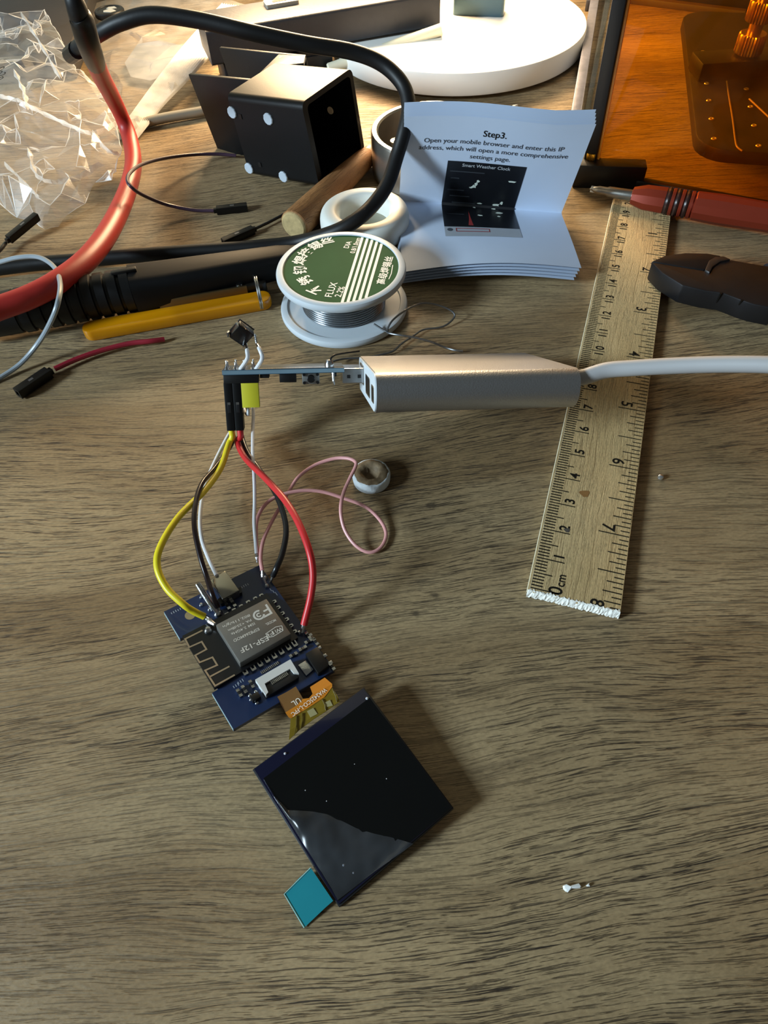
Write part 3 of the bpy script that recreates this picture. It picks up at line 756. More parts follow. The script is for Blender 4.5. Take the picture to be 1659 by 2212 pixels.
# leads plugged into the board: housing + insulated wire + tinned end each
HB = M('housing_black', '060607', .4, spec=.35, var=.15)
def housing(parent, fr, w_, d_, l_, mat=HB, window=True):
    """fr: origin at the plug face, z pointing out of the back where the wire leaves"""
    h = MB().frame_prism(fr, rounded(-w_ / 2, w_ / 2, -d_ / 2, d_ / 2, .02, 2), rounded(-w_ / 4, w_ / 4, -d_ / 4, d_ / 4, .01, 2), 0, .3)
    h.prism(fr, rounded(-w_ / 2, w_ / 2, -d_ / 2, d_ / 2, .02, 2), .3, l_)
    o = h.build('housing', mat, parent, smooth=True, sharp=30)
    if window:
        MB().box(fr, -w_ * .22, w_ * .22, -d_ / 2 - .012, -d_ / 2 + .004, l_ * .40, l_ * .62).build('latch_tongue', M('latch_black', '1d1d1f', .3), o, bevel=.008)
        MB().box(fr, -w_ * .16, w_ * .16, -d_ / 2 - .016, -d_ / 2 - .010, l_ * .40, l_ * .45).build('latch_contact', TIN, o)
    return o
PINX = lambda i: BX0 + .13 + .254 * i
zc = BZ - .40
def lead(name, label, pin, row, color, pts, r=.075, tip=True, hl=1.42, wname='wire', group=None):
    fr = Frame(DF(PINX(pin), BY0 + .16 + .254 * row, zc + .02), DF.x, DF.y, -DF.z)
    start = fr(0, 0, hl)
    o = thing(name, start, label, 'wire', 'jumper leads')
    housing(o, fr, .246, .246, hl)
    path = [start, fr(0, 0, hl + .22)] + pts
    cv = catmull(path, 10)
    MB().tube(cv, r, 12).build(wname, color, o)
    if tip:
        d = (cv[-1] - cv[-2]).normalized()
        MB().tube([cv[-1] - d * .04, cv[-1] + d * .1, cv[-1] + d * .2, cv[-1] + d * .28 + V((0, 0, -.06))], [r * .55, r * .6, r * .55, r * .2], 8).build('tinned_end', TIN, o)
    return o
PB = Frame(V((-5.755, 9.283, .676)), V((2.287, 1.490, -.334)), V((2.104, -3.175, -.089)))   # x right along the far edge, y down the long side
if PB.z.z < 0: PB.z = -PB.z
z5 = lambda x, y: (340 + x / 3.95, 1200 + y / 3.95)
def on(x, y, c=0.0): return PB.hit(*z5(x, y), c)
YEL = M('yellow_insulation', 'e2cf1d', .4, var=.05)
REDI = M('red_insulation', 'c92a2e', .38, var=.06)
BLKI = M('black_insulation', '17181b', .3, var=.1)
WHT = M('white_insulation', 'd9dadd', .38, var=.03)
PNK = M('pink_insulation', 'd79a98', .42, var=.05)
lead('jumper_lead', 'yellow jumper wire bowing out to the board, plugged in with a black housing', 0, 0, YEL, pix(.8, [(494, 960, .8), (476, 1012, .9), (440, 1062, 1.2), (385, 1118, 1.6), (347, 1180, 1.7), (340, 1225, 1.6), (360, 1270, 1.4)]) + [on(215, 410, .62), on(300, 470, .42), on(400, 520, .22)], r=.092)
lead('jumper_lead', 'red jumper wire curving over the pink one to the board corner', 1, 0, REDI, pix(.9, [(513, 955, .7), (530, 990, .9), (575, 1035, 1.4), (615, 1080, 1.7), (645, 1130, 1.8), (668, 1190, 1.7), (676, 1240, 1.4), (671, 1290, 1.0)]) + [on(1250, 590, .22)], r=.092)
lead('jumper_lead', 'black jumper wire running under the red one to the board', 1, 1, BLKI, pix(.6, [(521, 940, .55), (533, 975, .6), (560, 1015, .7), (592, 1060, .75), (612, 1110, .8), (618, 1150, .8), (610, 1195, .75), (598, 1225, .7)]) + [on(985, 175, .16)], r=.08)
lead('jumper_lead', 'dark brown-black jumper wire crossing the yellow one to the metal connector', 0, 1, M('brown_black_insulation', '1e1214', .28, var=.1), pix(.7, [(505, 945, .5), (497, 965, .6), (465, 1010, .9), (436, 1045, 1.3), (422, 1090, 1.5), (420, 1140, 1.5), (432, 1200, 1.3), (446, 1245, 1.1)]) + [on(470, 340, .5), on(515, 440, .2)], r=.07)
# white leads
o = thing('signal_wire', at(470, 1000, .5), 'thin white wire passing behind the brown-black one to the metal connector', 'wire')
MB().tube(catmull(pix(.5, [(500, 930, .75), (488, 950, .7), (470, 985, .6), (452, 1025, .6), (438, 1070, .65), (432, 1120, .7), (436, 1165, .75), (450, 1205, .8), (468, 1243, .8)]), 9), .055, 10).build('wire', WHT, o)
o = thing('signal_wire', at(548, 1000, .5), 'thin white wire hanging straight from the yellow housing to the board corner', 'wire')
ys = DF(PINX(2) + .13, BY0 + .2, zc - 1.0)
hb = housing(o, Frame(DF(PINX(2) + .127, BY0 + .17, zc + .26), DF.x, DF.y, -DF.z), .515, .25, .98, M('yellow_housing', 'c9c32b', .5, var=.06), window=False)
MB().tube(catmull([DF(PINX(2) + .02, BY0 + .2, zc - .70), DF(PINX(2) + .01, BY0 + .18, zc - .95)] + pix(.5, [(528, 883, 1.0), (540, 868, 1.12), (547, 885, 1.05), (546, 930, .9), (546, 980, .85), (549, 1030, .9), (550, 1080, .95), (549, 1130, .9), (552, 1170, .75), (554, 1196, .65)]), 9), .05, 10).build('wire', WHT, o)
MB().tube([at(554, 1194, .66), at(555, 1204, .62), at(556, 1216, .55)], [.03, .05, .02], 8).build('tinned_end', TIN, o)
o = thing('signal_wire', at(700, 1080, 0), 'pink wire with a wide loop lying on the desk beside the white pellet', 'wire')
pk = pix(.4, [(557, 1200, .60), (553, 1160, .75), (556, 1120, .75), (575, 1088, .75), (605, 1070, .75), (650, 1060, .7), (695, 1062, .6), (745, 1077, .45), (790, 1095, .3), (822, 1125, .15), (834, 1155, .1), (822, 1183, .1), (797, 1193, .12), (768, 1178, .2), (745, 1145, .35), (736, 1105, .6), (741, 1068, .75), (755, 1035, .8), (768, 1008, .85), (767, 997, .85), (750, 990, .8), (720, 991, .7), (680, 1005, .6), (645, 1030, .55), (622, 1065, .5), (605, 1095, .55), (583, 1135, .65), (568, 1170, .7), (563, 1205, .7)]) + [on(895, 130, .34)]
MB().tube(catmull(pk, 9), .052, 10).build('wire', PNK, o)
MB().tube([on(895, 125, .34), on(900, 180, .2), on(925, 240, .06)], [.035, .06, .03], 8).build('tinned_end', TIN, o)

# ------------------------------------------------------------------ push button on two white stubs
bt = thing('push_button', DF(PINX(2), BY0 + .3, BZ), 'small black push button on two white wire stubs above the usb board', 'push button')
bc = DF(BX0 + .62, BY0 + .30, BZ + 1.02)
dd = (CAM - bc).normalized()
axis = (UP * .62 - dd * .78).normalized()          # the plunger points up and away, the underside faces the viewer
sx_ = RT - axis * RT.dot(axis); sx_.normalize(); sy_ = axis.cross(sx_)
tf_ = Frame(bc, sx_ + sy_, sy_ - sx_, axis)
MB().box(tf_, -.26, .26, -.26, .26, -.16, .16).build('switch_body', M('switch_black', '101012', .25, var=.1), bt, bevel=.03)
MB().box(tf_, -.27, .27, -.27, .27, .16, .185).build('top_plate', M('switch_plate', '5b5a58', .3, .85), bt)
MB().lathe(Frame(tf_(0, 0, .18), tf_.x, tf_.y), [(.17, 0), (.17, .2), (.14, .24), (.002, .24)], 24).build('plunger', BLACK, bt)
for sx in (-1, 1):
    for sy in (-1, 1):
        MB().tube([tf_(.29 * sx, .2 * sy, .02), tf_(.33 * sx, .22 * sy, -.08), tf_(.30 * sx, .24 * sy, -.2)], [.04, .045, .02], 6).build('switch_leg', TIN, bt)
for i, (a0, pts) in enumerate(((DF(BX0 + .52, BY0 + .12, BZ), [(534, 775), (534, 760), (533, 750)]), (DF(BX0 + .98, BY0 + .12, BZ), [(566, 775), (562, 757), (554, 742)]))):
    zz = [bc.z * .55 + a0.z * .45, bc.z * .8 + a0.z * .2, bc.z * .95]
    cv = catmull([a0] + [at(x, y, z) for (x, y), z in zip(pts, zz)], 8)
    w1 = MB().tube(cv[:-5], .06, 10).build('stub_wire', WHT, bt)
    MB().tube(cv[-6:] + [tf_(.27, -.27, -.12) if i else tf_(.26, .26, -.17)], [.035, .04, .03], 8).build('tinned_end', TIN, w1)

# ------------------------------------------------------------------ microcontroller board
PCB = M('pcb_navy', '10284f', .4, var=.15, coat=.25)
eb = thing('microcontroller_board', PB(1.4, 1.9, -.25), 'dark blue circuit board carrying a silver shielded wireless module', 'circuit board')
LXY = lambda x, y, c=0.0: PB.loc(*z5(x, y), c)
PW, PL = 2.76, 3.76
n0, n1 = LXY(213, 700), LXY(487, 1160)
outline = [(0, 0), (PW, 0), (PW, PL), (0, PL), (0, n1[1]), (.16, n1[1]), (.16, n0[1]), (0, n0[1])]
MB().prism(PB, outline, -.13, 0).build('circuit_board', PCB, eb)
for (y0, y1) in ((0, n0[1]), (n1[1], PL)):
    MB().box(PB, -.006, 0, y0 + .01, y1 - .01, -.12, -.012).build('board_edge', M('pcb_edge_daylit', '9fb8bd', .45, var=.15), eb)  # daylight on the left edge put into this pale blue
# wireless module
mA, mB_, mC, mD = LXY(215, 702), LXY(935, 335), LXY(1200, 715), LXY(487, 1150)
mod = MB().prism(PB, [mA, mB_, mC, mD], .004, .09).build('wireless_module', M('module_black', '0d0e12', .4, var=.2, coat=.2), eb)
ZM = .092
GOLDT = M('trace_tan', 'b29a7c', .4, .3, var=.08)
def trace(pts, wd, parent, mat=GOLDT, name='antenna_trace', c=ZM + .004):
    return MB().strip(PB, [LXY(x, y, c) for x, y in pts], wd, c).build(name, mat, parent, smooth=False)
trace([(385, 638), (237, 712), (272, 782), (378, 735), (418, 800), (322, 852), (360, 912), (470, 868), (510, 935), (407, 980), (492, 1112), (660, 1018)], .042, mod)
trace([(440, 1038), (615, 945)], .042, mod)
ZS = .34
SHD = M('shield_nickel', '7d7a74', .5, .6, var=.06, vscale=300, bump=.06)
sh = [LXY(497, 590, ZS), LXY(930, 365, ZS), LXY(1142, 668, ZS), LXY(703, 918, ZS)]
shield = MB().prism(PB, sh, ZM, ZS).build('metal_shield', SHD, eb, bevel=.03)
SPR = M('shield_print', 'd8d4ca', .5, var=.03)
def stext(txt, a, b, size, bold=.012, sx=1.0):
    """text whose reading line runs from a to b, given on the zoomed photograph"""
    a, b = V(LXY(*a, ZS)), V(LXY(*b, ZS)); d = b - a; L_ = d.length; d.normalize()
    fr = Frame(PB(a.x, a.y, ZS + .004), PB.x * d.x + PB.y * d.y, PB.z.cross(PB.x * d.x + PB.y * d.y))
    vs, _ = text_geo(txt, 'CENTER', bold); wd = max(v[0] for v in vs) - min(v[0] for v in vs)
    MB().text(fr, txt, size, L_ / 2, 0, 0, bold=bold, sx=L_ / (wd * size)).build('shield_print', SPR, shield, smooth=False)
stext('ESP-12F', (945, 700), (710, 812), .19)
stext('Fi', (992, 655), (942, 682), .15); stext('Wi', (1062, 622), (1005, 650), .15)
stext('MODEL', (1010, 548), (925, 590), .10); stext('ESP8266MOD', (868, 625), (650, 728), .115)
stext('ISM 2.4GHz', (832, 578), (632, 672), .10); stext('PA +25dBm', (800, 548), (605, 640), .095); stext('802.11b/g/n', (790, 508), (558, 610), .10)
stext('F', (958, 430), (925, 520), .01) if False else None
fcm = MB()
fcm.strip(PB, [LXY(x, y, ZS) for x, y in ((925, 418), (972, 492), (905, 528))], .055, ZS + .004)
fcm.strip(PB, [LXY(x, y, ZS) for x, y in ((948, 455), (905, 478))], .05, ZS + .004)
cc = V(LXY(866, 508, ZS)); 
fcm.strip(PB, [(cc.x + .125 * math.cos(t), cc.y + .125 * math.sin(t)) for t in [math.radians(a) for a in range(20, 311, 15)]], .05, ZS + .004)
fcm.strip(PB, [(cc.x + .05 * math.cos(t), cc.y + .05 * math.sin(t)) for t in [math.radians(a) for a in range(40, 321, 20)]], .035, ZS + .004)
fcm.build('shield_logo', SPR, shield, smooth=False)
wf = [LXY(x, y, ZS) for x, y in ((1062, 600), (1072, 640), (990, 690), (945, 700), (925, 668), (1010, 610), (1062, 600))]
MB().strip(PB, wf, .018, ZS + .003).build('shield_logo', SPR, shield, smooth=False)
# castellated solder pads round the module
def padset(pts, dirx, wd, ln):
    for (x, y) in pts:
        q = V(LXY(x, y, .05)); dv = V(dirx)
        fr = Frame(PB(q.x, q.y, .0), PB.x * dv.x + PB.y * dv.y, PB.z.cross(PB.x * dv.x + PB.y * dv.y), PB.z)
        o_ = MB().frame_prism(fr, rounded(-ln / 2, ln / 2, -wd / 2, wd / 2, .02, 2), rounded(-ln / 4, ln / 4, -wd / 4, wd / 4, .01, 2), .002, .075).build('solder_pad', TIN, eb, smooth=True)
padset([(600, 510), (660, 475), (720, 442), (780, 407), (840, 376), (893, 350)], (0, -1), .11, .15)
padset([(990, 400), (1025, 450), (1060, 500), (1097, 551), (1135, 605), (1165, 655)], (1, 0), .09, .16)
padset([(742, 985), (810, 950), (870, 915), (930, 880), (990, 848), (1050, 812), (1112, 775), (1165, 745)], (0, 1), .12, .24)
# usb-c socket and the shine of its side, built as an added metal rod
ZU = .30
us = [LXY(450, 208, ZU), LXY(578, 122, ZU), LXY(702, 296, ZU), LXY(556, 372, ZU)]
us_o = MB().prism(PB, us, 0, ZU).build('usb_socket', M('socket_nickel', 'aaa699', .18, .95, var=.05), eb, bevel=.035)
MB().prism(PB, [LXY(505, 390, .1), LXY(548, 352, .1), LXY(715, 272, .1), LXY(722, 320, .1), LXY(545, 420, .1)], .0, .14).build('socket_tail', BLACK, us_o)
m = MB().tube([on(345, 245, .42), on(400, 330, .34), on(470, 430, .2), on(505, 480, .1)], [.075, .085, .08, .05], 12); m.build('shell_shine', TIN, eb)
m = MB().tube(catmull([on(415, 535, .2), on(445, 560, .22), on(490, 590, .25)], 6), [.05, .07, .05], 10); m.build('solder_joint', TIN, eb)
def blob(x, y, r, h, mat=TIN, name='solder_joint', c=0.0):
    q = LXY(x, y, c); fr = Frame(PB(q[0], q[1], c), PB.x, PB.y, PB.z)
    MB().lathe(fr, [(r, 0), (r * .9, h * .5), (r * .55, h * .9), (.002, h)], 12).build(name, mat, eb)
blob(435, 640, .11, .12, c=ZM); blob(520, 500, .12, .14); blob(450, 465, .07, .1); blob(915, 200, .08, .12); blob(935, 265, .07, .1); blob(1210, 665, .06, .1); blob(375, 360, .05, .08); blob(375, 425, .06, .08)
q = LXY(278, 510); fr = Frame(PB(q[0], q[1], .003), PB.x, PB.y, PB.z)
MB().disc(fr, .13, 0, 24).build('test_pad', M('gold_pad', 'b0a27f', .4, .5), eb)
# display ribbon socket
c_ = .18
fc = MB().prism(PB, [LXY(835, 1058, c_), LXY(1135, 885, c_), LXY(1207, 1005, c_), LXY(1165, 1005, c_), LXY(1130, 965, c_), LXY(915, 1092, c_), LXY(945, 1165, c_), LXY(925, 1190, c_)], 0, c_).build('ribbon_socket', M('socket_white', 'd5d8d6', .5), eb)
MB().prism(PB, [LXY(915, 1095, .12), LXY(1140, 962, .12), LXY(1208, 1042, .12), LXY(938, 1203, .12)], .0, .13).build('socket_latch', M('latch_grey', '1b1b1d', .4), fc, bevel=.02)
for i in range(12):
    t = i / 11; q = V(LXY(975, 1080, c_)).lerp(V(LXY(1105, 1000, c_)), t)
    MB().box(Frame(PB(q.x, q.y, .12), PB.x, PB.y, PB.z), -.012, .012, -.05, .05, 0, .03).build('contact', TIN, fc)
for i in range(12):
    t = i / 11; q = V(LXY(888, 1003, 0)).lerp(V(LXY(1030, 918, 0)), t)
    MB().box(Frame(PB(q.x, q.y, 0), PB.x, PB.y, PB.z), -.01, .01, -.04, .04, 0, .02).build('contact', TIN, fc)
# voltage regulator, tab and passives
MB().prism(PB, [LXY(1262, 838, .15), LXY(1368, 775, .15), LXY(1468, 935, .15), LXY(1372, 1010, .15)], 0, .16).build('regulator', BLACK, eb, bevel=.02)
MB().prism(PB, [LXY(1200, 935, .05), LXY(1268, 893, .05), LXY(1332, 975, .05), LXY(1270, 1027, .05)], 0, .06).build('regulator_tab', TIN, eb, bevel=.015)
def smd(x, y, w_, l_, h, mat, name='resistor', ang=0.0, ends=True):
    q = LXY(x, y, 0); ca, sa = math.cos(ang), math.sin(ang)
    fr = Frame(PB(q[0], q[1], 0), PB.x * ca + PB.y * sa, PB.y * ca - PB.x * sa, PB.z)
    o_ = MB().box(fr, -w_ / 2, w_ / 2, -l_ / 2, l_ / 2, .002, h).build(name, mat, eb, bevel=.008)
    if ends:
        for s_ in (-1, 1): MB().box(fr, -w_ / 2 - .006, w_ / 2 + .006, s_ * l_ / 2 - .035, s_ * l_ / 2 + .035, 0, h + .008).build('end_cap', TIN, o_)
CAPB = M('capacitor_tan', '6e5f4e', .5); RESB = M('resistor_black', '1b1c20', .4)
for (x, y) in ((1382, 797), (1430, 862), (1478, 922)): smd(x, y, .1, .09, .06, TIN, 'regulator_lead', ends=False)
for (x, y, mt_, a) in ((700, 1180, RESB, 0), (742, 1150, RESB, 0), (805, 1105, RESB, 0), (1240, 800, CAPB, 1.57), (1160, 855, RESB, 1.57), (1285, 690, RESB, 0), (1320, 705, CAPB, 0), (1350, 745, RESB, .0), (1290, 740, RESB, 1.57), (1490, 955, RESB, 0), (600, 440, RESB, 0), (650, 418, RESB, 0)): smd(x, y, .07, .15, .06, mt_, 'resistor', a)
smd(838, 1222, .22, .16, .13, BLACK, 'transistor', 0, False)
for (x, y) in ((790, 1195), (800, 1230), (850, 1260), (838, 1165)): blob(x, y, .05, .05, name='solder_joint')
SLK = M('silkscreen', 'a9b4c4', .6)
def silk(x, y, n_, l_=.1, dx=(1, 0), st=.06):
    m_ = MB(); q = V(LXY(x, y))
    for i in range(n_):
        a = q + V(dx) * (st * i); m_.strip(PB, [(a.x, a.y - l_ / 2 * (.6 + .4 * ((i * 7) % 3) / 2)), (a.x, a.y + l_ / 2)], .018, .004)
    m_.build('silkscreen_mark', SLK, eb, smooth=False)
silk(120, 492, 8, .07); silk(720, 270, 4, .08); silk(965, 290, 3, .12, (.3, 1), .1); silk(650, 1120, 3, .08); silk(690, 1085, 3, .08)
# ------------------------------------------------------------------ small square display
LCo = [V((-3.279, 5.292, .322)), V((-.701, 6.985, .659)), V((1.162, 4.206, .453)), V((-1.348, 2.482, .116))]
LF = Frame(LCo[0], LCo[1] - LCo[0], LCo[3] - LCo[0])
if LF.z.z < 0: LF.z = -LF.z
zL = lambda x, y: (520 + x / 3.318, 1420 + y / 3.318)
def LL(x, y, c=0.0): return LF.loc(*zL(x, y), c)
lcd = thing('display_module', LCo[3] - V((0, 0, .1)), 'small square black display with a peeling clear film', 'display')
crn = [LL(80, 803), LL(882, 208), LL(1527, 1078), LL(702, 1792)]
MB().prism(LF, crn, -.20, -.035).build('back_frame', M('lcd_frame_black', '0b0c10', .4), lcd, bevel=.015)
gl = [LL(95, 800), LL(880, 222), LL(1515, 1076), LL(702, 1772)]
MB().prism(LF, gl, -.035, .0).build('glass', M('lcd_navy_glass', '0a0d24', .12, var=.1, coat=.4), lcd, bevel=.008)
MB().prism(LF, [LL(165, 868), LL(925, 290), LL(1508, 1078), LL(700, 1745)], .0, .018).build('polariser', M('lcd_black', '07090a', .2, var=.15, spec=.4), lcd, smooth=False)
FILM = film('peeling_film', 'c9ccd0', .06, .22, 'aab0b8', gloss=.8, ior=1.4, trl=False)
edge = [(165, 870), (230, 985), (290, 1045), (340, 1095), (420, 1098), (520, 1105), (620, 1125), (720, 1170), (830, 1225), (950, 1262), (1080, 1290), (1180, 1318), (1235, 1335)]
low = [(165, 880), (230, 990), (300, 1100), (360, 1195), (420, 1290), (480, 1385), (540, 1480), (600, 1575), (650, 1655), (695, 1740), (800, 1660), (960, 1535), (1235, 1340)]
nr = 10
def ffn(u, v):
    i = min(int(u * 12), 11); t = u * 12 - i
    e_ = V(edge[i]).lerp(V(edge[i + 1]), t); l_ = V(low[i]).lerp(V(low[i + 1]), t); q = e_.lerp(l_, v)
    h = .022 + .09 * math.sin(math.pi * v) * math.sin(math.pi * min(1, u * 1.1)) * (1 - u * .4) + .02 * noise.noise(V((q.x * .012, q.y * .012, 2)))
    h += .05 * math.exp(-((u - .32) / .05) ** 2) * (1 - v) + .06 * math.exp(-((u - .97) / .06) ** 2)
    return LF.hit(*zL(q.x, q.y), h)
MB().grid(ffn, 60, 20).build('peeling_film', FILM, lcd, smooth=True)
tabp = [(312, 1697), (420, 1580), (502, 1508), (662, 1745), (600, 1800), (455, 1938)]
MB().prism(LF, [LL(x, y) for x, y in tabp], -.012, .0).build('pull_tab', M('teal_tab', '147f8c', .35, var=.15, vscale=60, coat=.2), lcd)
m = MB().tube([LF.hit(*zL(502, 1508), .005), LF.hit(*zL(312, 1697), .005), LF.hit(*zL(455, 1938), .005)], .012, 6); m.build('tab_edge', M('tab_edge', '8fc4c4', .4), lcd)
for (x, y, r_) in ((737, 1490, .025), (808, 1545, .02), (318, 690, .03), (905, 295, .035), (463, 953, .012), (615, 1030, .012), (816, 765, .01), (1045, 870, .012)):
    q = LL(x, y, .02)
    MB().lathe(Frame(LF(q[0], q[1], .018 if r_ < .026 and y < 1400 else .03), LF.x, LF.y, LF.z), [(r_, 0), (r_ * .6, r_ * .5), (.001, r_ * .6)], 8).build('dust_speck', M('dust', 'c3c6cc', .5), lcd)
# ribbon: height runs from the socket on the board down to the display edge
def RB(x, y, dz=0.0):
    pa, pb = PB.hit(*zL(300, 260), .09), LF.hit(*zL(450, 520), -.05)
    t = max(0, min(1, ((y - 260) + (x - 300) * -.55 * -1) / 330)); z = pa.z * (1 - t) + pb.z * t
    return at(*zL(x, y), z + .12 * math.sin(math.pi * t) + dz)
def rpoly(name, pts, mat, dz=0.0, parent=lcd):
    top = [RB(x, y, dz) for x, y in pts]; n_ = len(top)
    m = MB(); m.add([p - V((0, 0, .015)) for p in top] + top, [tuple(range(n_)), tuple(range(n_, 2 * n_))[::-1]] + [(i, (i + 1) % n_, n_ + (i + 1) % n_, n_ + i)[::-1] for i in range(n_)])
    return m.build(name, mat, parent, smooth=False)
rib = rpoly('ribbon_cable', [(358, 434), (420, 398), (500, 350), (580, 295), (652, 215), (680, 255), (712, 315), (620, 380), (520, 445), (420, 520), (345, 592), (352, 520)], M('ribbon_olive', '8a7320', .35, var=.25, vscale=300))
rpoly('ribbon_stiffener', [(320, 395), (345, 430), (362, 436), (500, 352), (600, 285), (655, 212), (655, 190), (602, 145), (497, 212), (515, 262), (490, 292), (445, 298), (400, 345)], M('ribbon_orange', 'c77a1b', .4, var=.12, vscale=200), .006)
rpoly('ribbon_neck', [(262, 282), (325, 250), (395, 208), (420, 250), (447, 298), (400, 345), (322, 396), (290, 340)], M('ribbon_brown', '6b4a20', .4, var=.2, vscale=200), .003)
for pts in ([(475, 385), (520, 362), (550, 405), (500, 430)], [(600, 325), (640, 305), (660, 345), (620, 355)]): rpoly('ribbon_window', pts, M('ribbon_clear', 'b3a878', .4), .008)
for a, b_ in (((400, 420), (385, 560)), ((440, 400), (430, 515)), ((585, 300), (610, 380)), ((660, 230), (690, 320))):
    MB().tube([RB(*a, .012), RB((a[0] + b_[0]) / 2 + 6, (a[1] + b_[1]) / 2, .014), RB(*b_, .012)], .012, 5).build('ribbon_track', M('ribbon_track', '5e4d14', .4), lcd)
def rtext(txt, a, b, size):
    pa, pb = RB(*a, .02), RB(*b, .02); d = pb - pa; fr = Frame(pa, d, V((0, 0, 1)).cross(d))
    vs, _ = text_geo(txt, 'CENTER', .01); wd = max(v[0] for v in vs) - min(v[0] for v in vs)
    MB().text(fr, txt, size, d.length / 2, 0, 0, bold=.01, sx=d.length / (wd * size)).build('ribbon_print', M('ribbon_white', 'e4dccb', .5), lcd, smooth=False)
rtext('WA2425CO-L-FPC', (610, 228), (365, 412), .15); rtext('UL', (425, 300), (370, 335), .2)

# ------------------------------------------------------------------ rosin pellet, solder bead, white crumbs
rc = at(802, 1024, .3); rc.z = 0
rs = thing('rosin_pellet', rc, 'small white pellet with a burnt brown hollow on top', 'pellet')
f = Frame(rc, (1, 0, 0), (0, 1, 0))
def rosin(prof, name, mat, amp):
    m = MB().lathe(f, prof, 40)
    for i, p in enumerate(m.v):
        d = noise.noise_vector(p * 6.0) * amp; m.v[i] = p + d * (1 if p.z > .05 else .2)
    return m.build(name, mat, rs, sharp=70)
rosin([(.002, .0), (.52, .0), (.555, .04), (.57, .18), (.565, .32), (.54, .37), (.48, .385), (.42, .37)], 'pellet_body', M('chalky_white', 'd5dde2', .8, var=.12, vscale=500, bump=.5, bscale=700), .02)
rosin([(.53, .36), (.48, .395), (.38, .405), (.27, .36), (.17, .22), (.08, .17), (.002, .16)], 'burnt_hollow', M('burnt_brown', '78664e', .6, spec=.3, var=.9, vscale=380, bump=.6, bscale=500), .035)
m = MB(); cb_ = at(1427, 1031, .06); fr = Frame((cb_.x, cb_.y, 0), (1, 0, 0), (0, 1, 0))
m.lathe(fr, [(.002, 0), (.05, .004), (.085, .035), (.09, .07), (.075, .115), (.04, .14), (.002, .146)], 20)
tag(m.build('solder_bead', M('bead_tin', 'dcdee0', .18, .9)), 'tiny shiny solder bead on the desk beside the ruler', 'solder bead')
def crumb(name, pts, h, label):
    c = [at(x, y, h) for x, y in pts]; n_ = len(c)
    cen = sum(c, V()) / n_
    m = MB(); m.add([V((p.x, p.y, 0)) for p in c] + [V((p.x, p.y, h)).lerp(V((cen.x, cen.y, h)), .15) for p in c] + [V((cen.x, cen.y, h * 1.3))], [tuple(range(n_))] + [(i, (i + 1) % n_, n_ + (i + 1) % n_, n_ + i)[::-1] for i in range(n_)] + [(n_ + i, n_ + (i + 1) % n_, 2 * n_)[::-1] for i in range(n_)])
    tag(m.build(name, M('white_scrap', 'eff1f0', .55, var=.05), smooth=False), label, 'scrap')
crumb('plastic_scrap', [(1217, 1912), (1222, 1909), (1230, 1913), (1253, 1907), (1258, 1914), (1256, 1917), (1236, 1919), (1228, 1926), (1223, 1924), (1218, 1919)], .09, 'white bone-shaped scrap alone on the desk front')
crumb('plastic_scrap', [(1266, 1912), (1273, 1907), (1275, 1914), (1270, 1914)], .06, 'tiny white chip right next to the bone-shaped scrap')
crumb('wood_crumb', [(1101, 232), (1108, 226), (1120, 224), (1112, 231), (1117, 235), (1106, 236)], .15, 'pale crumb on the desk between lamp base and booklet')

# ------------------------------------------------------------------ side cutters
z8 = lambda x, y: (1380 + x / 5.946, 520 + y / 5.946)
PT = 1.05
pl_ = thing('side_cutters', at(1500, 620, 0), 'dark steel side cutters with the jaw tip over the ruler', 'pliers')
STL = M('black_oxide_steel', '39383a', .40, .8, var=.2, vscale=80, bump=.1, bscale=400)
def pl_poly(name, pts, z0, z1, mat=STL, bev=.05, slope=.0):
    fr = WORLD; P = [at(*z8(x, y), z1) for x, y in pts]
    return MB().prism(fr, [(p.x, p.y) for p in P], z0, z1).build(name, mat, pl_, bevel=bev)
upper = [(165, 262), (330, 190), (600, 152), (880, 158), (1060, 190), (960, 255), (880, 340), (840, 372), (620, 340), (330, 290)]
lower = [(165, 272), (330, 300), (620, 348), (830, 380), (912, 412), (960, 330), (1050, 270), (1180, 240), (1420, 285), (1659, 325), (1760, 345), (1760, 870), (1659, 850), (1480, 815), (1330, 765), (1085, 672), (850, 640), (560, 570), (300, 410)]
pl_poly('upper_jaw', upper, .30, PT); pl_poly('lower_jaw', lower, .30, PT - .01)
pl_poly('joint', [(905, 250), (980, 205), (1090, 195), (1180, 235), (1050, 262), (950, 330), (912, 405), (850, 372)], .32, PT + .05, M('joint_steel', '4a494a', .4, .8), .03)
m = MB(); c_ = at(*z8(1052, 690), PT + .002)
for (xa, ya, xb, yb) in ((1055, 672, 960, 862), (1325, 762, 1215, 935)):
    pa_, pb_ = at(*z8(xa, ya), PT + .004), at(*z8(xb, yb), .34)
    MB().tube([pa_, pa_.lerp(pb_, .3) + V((0, -.01, .02)), pb_], .04, 8).build('jaw_seam', BLACK, pl_)
GRIP = M('grip_dark', '20232a', .5, bump=.15)
for k, (pts) in enumerate(([(1680, 420, .7), (1760, 400, .7), (1900, 390, .7), (2300, 420, .7), (2900, 640, .7)], [(1640, 760, .66), (1760, 790, .66), (1900, 840, .66), (2300, 990, .66), (2900, 1290, .66)])):
    MB().tube(catmull([at(*z8(x, y), z) for x, y, z in pts], 6), [.42, .5, .55, .55, .5], 16, flat=.8).build('handle', GRIP, pl_)

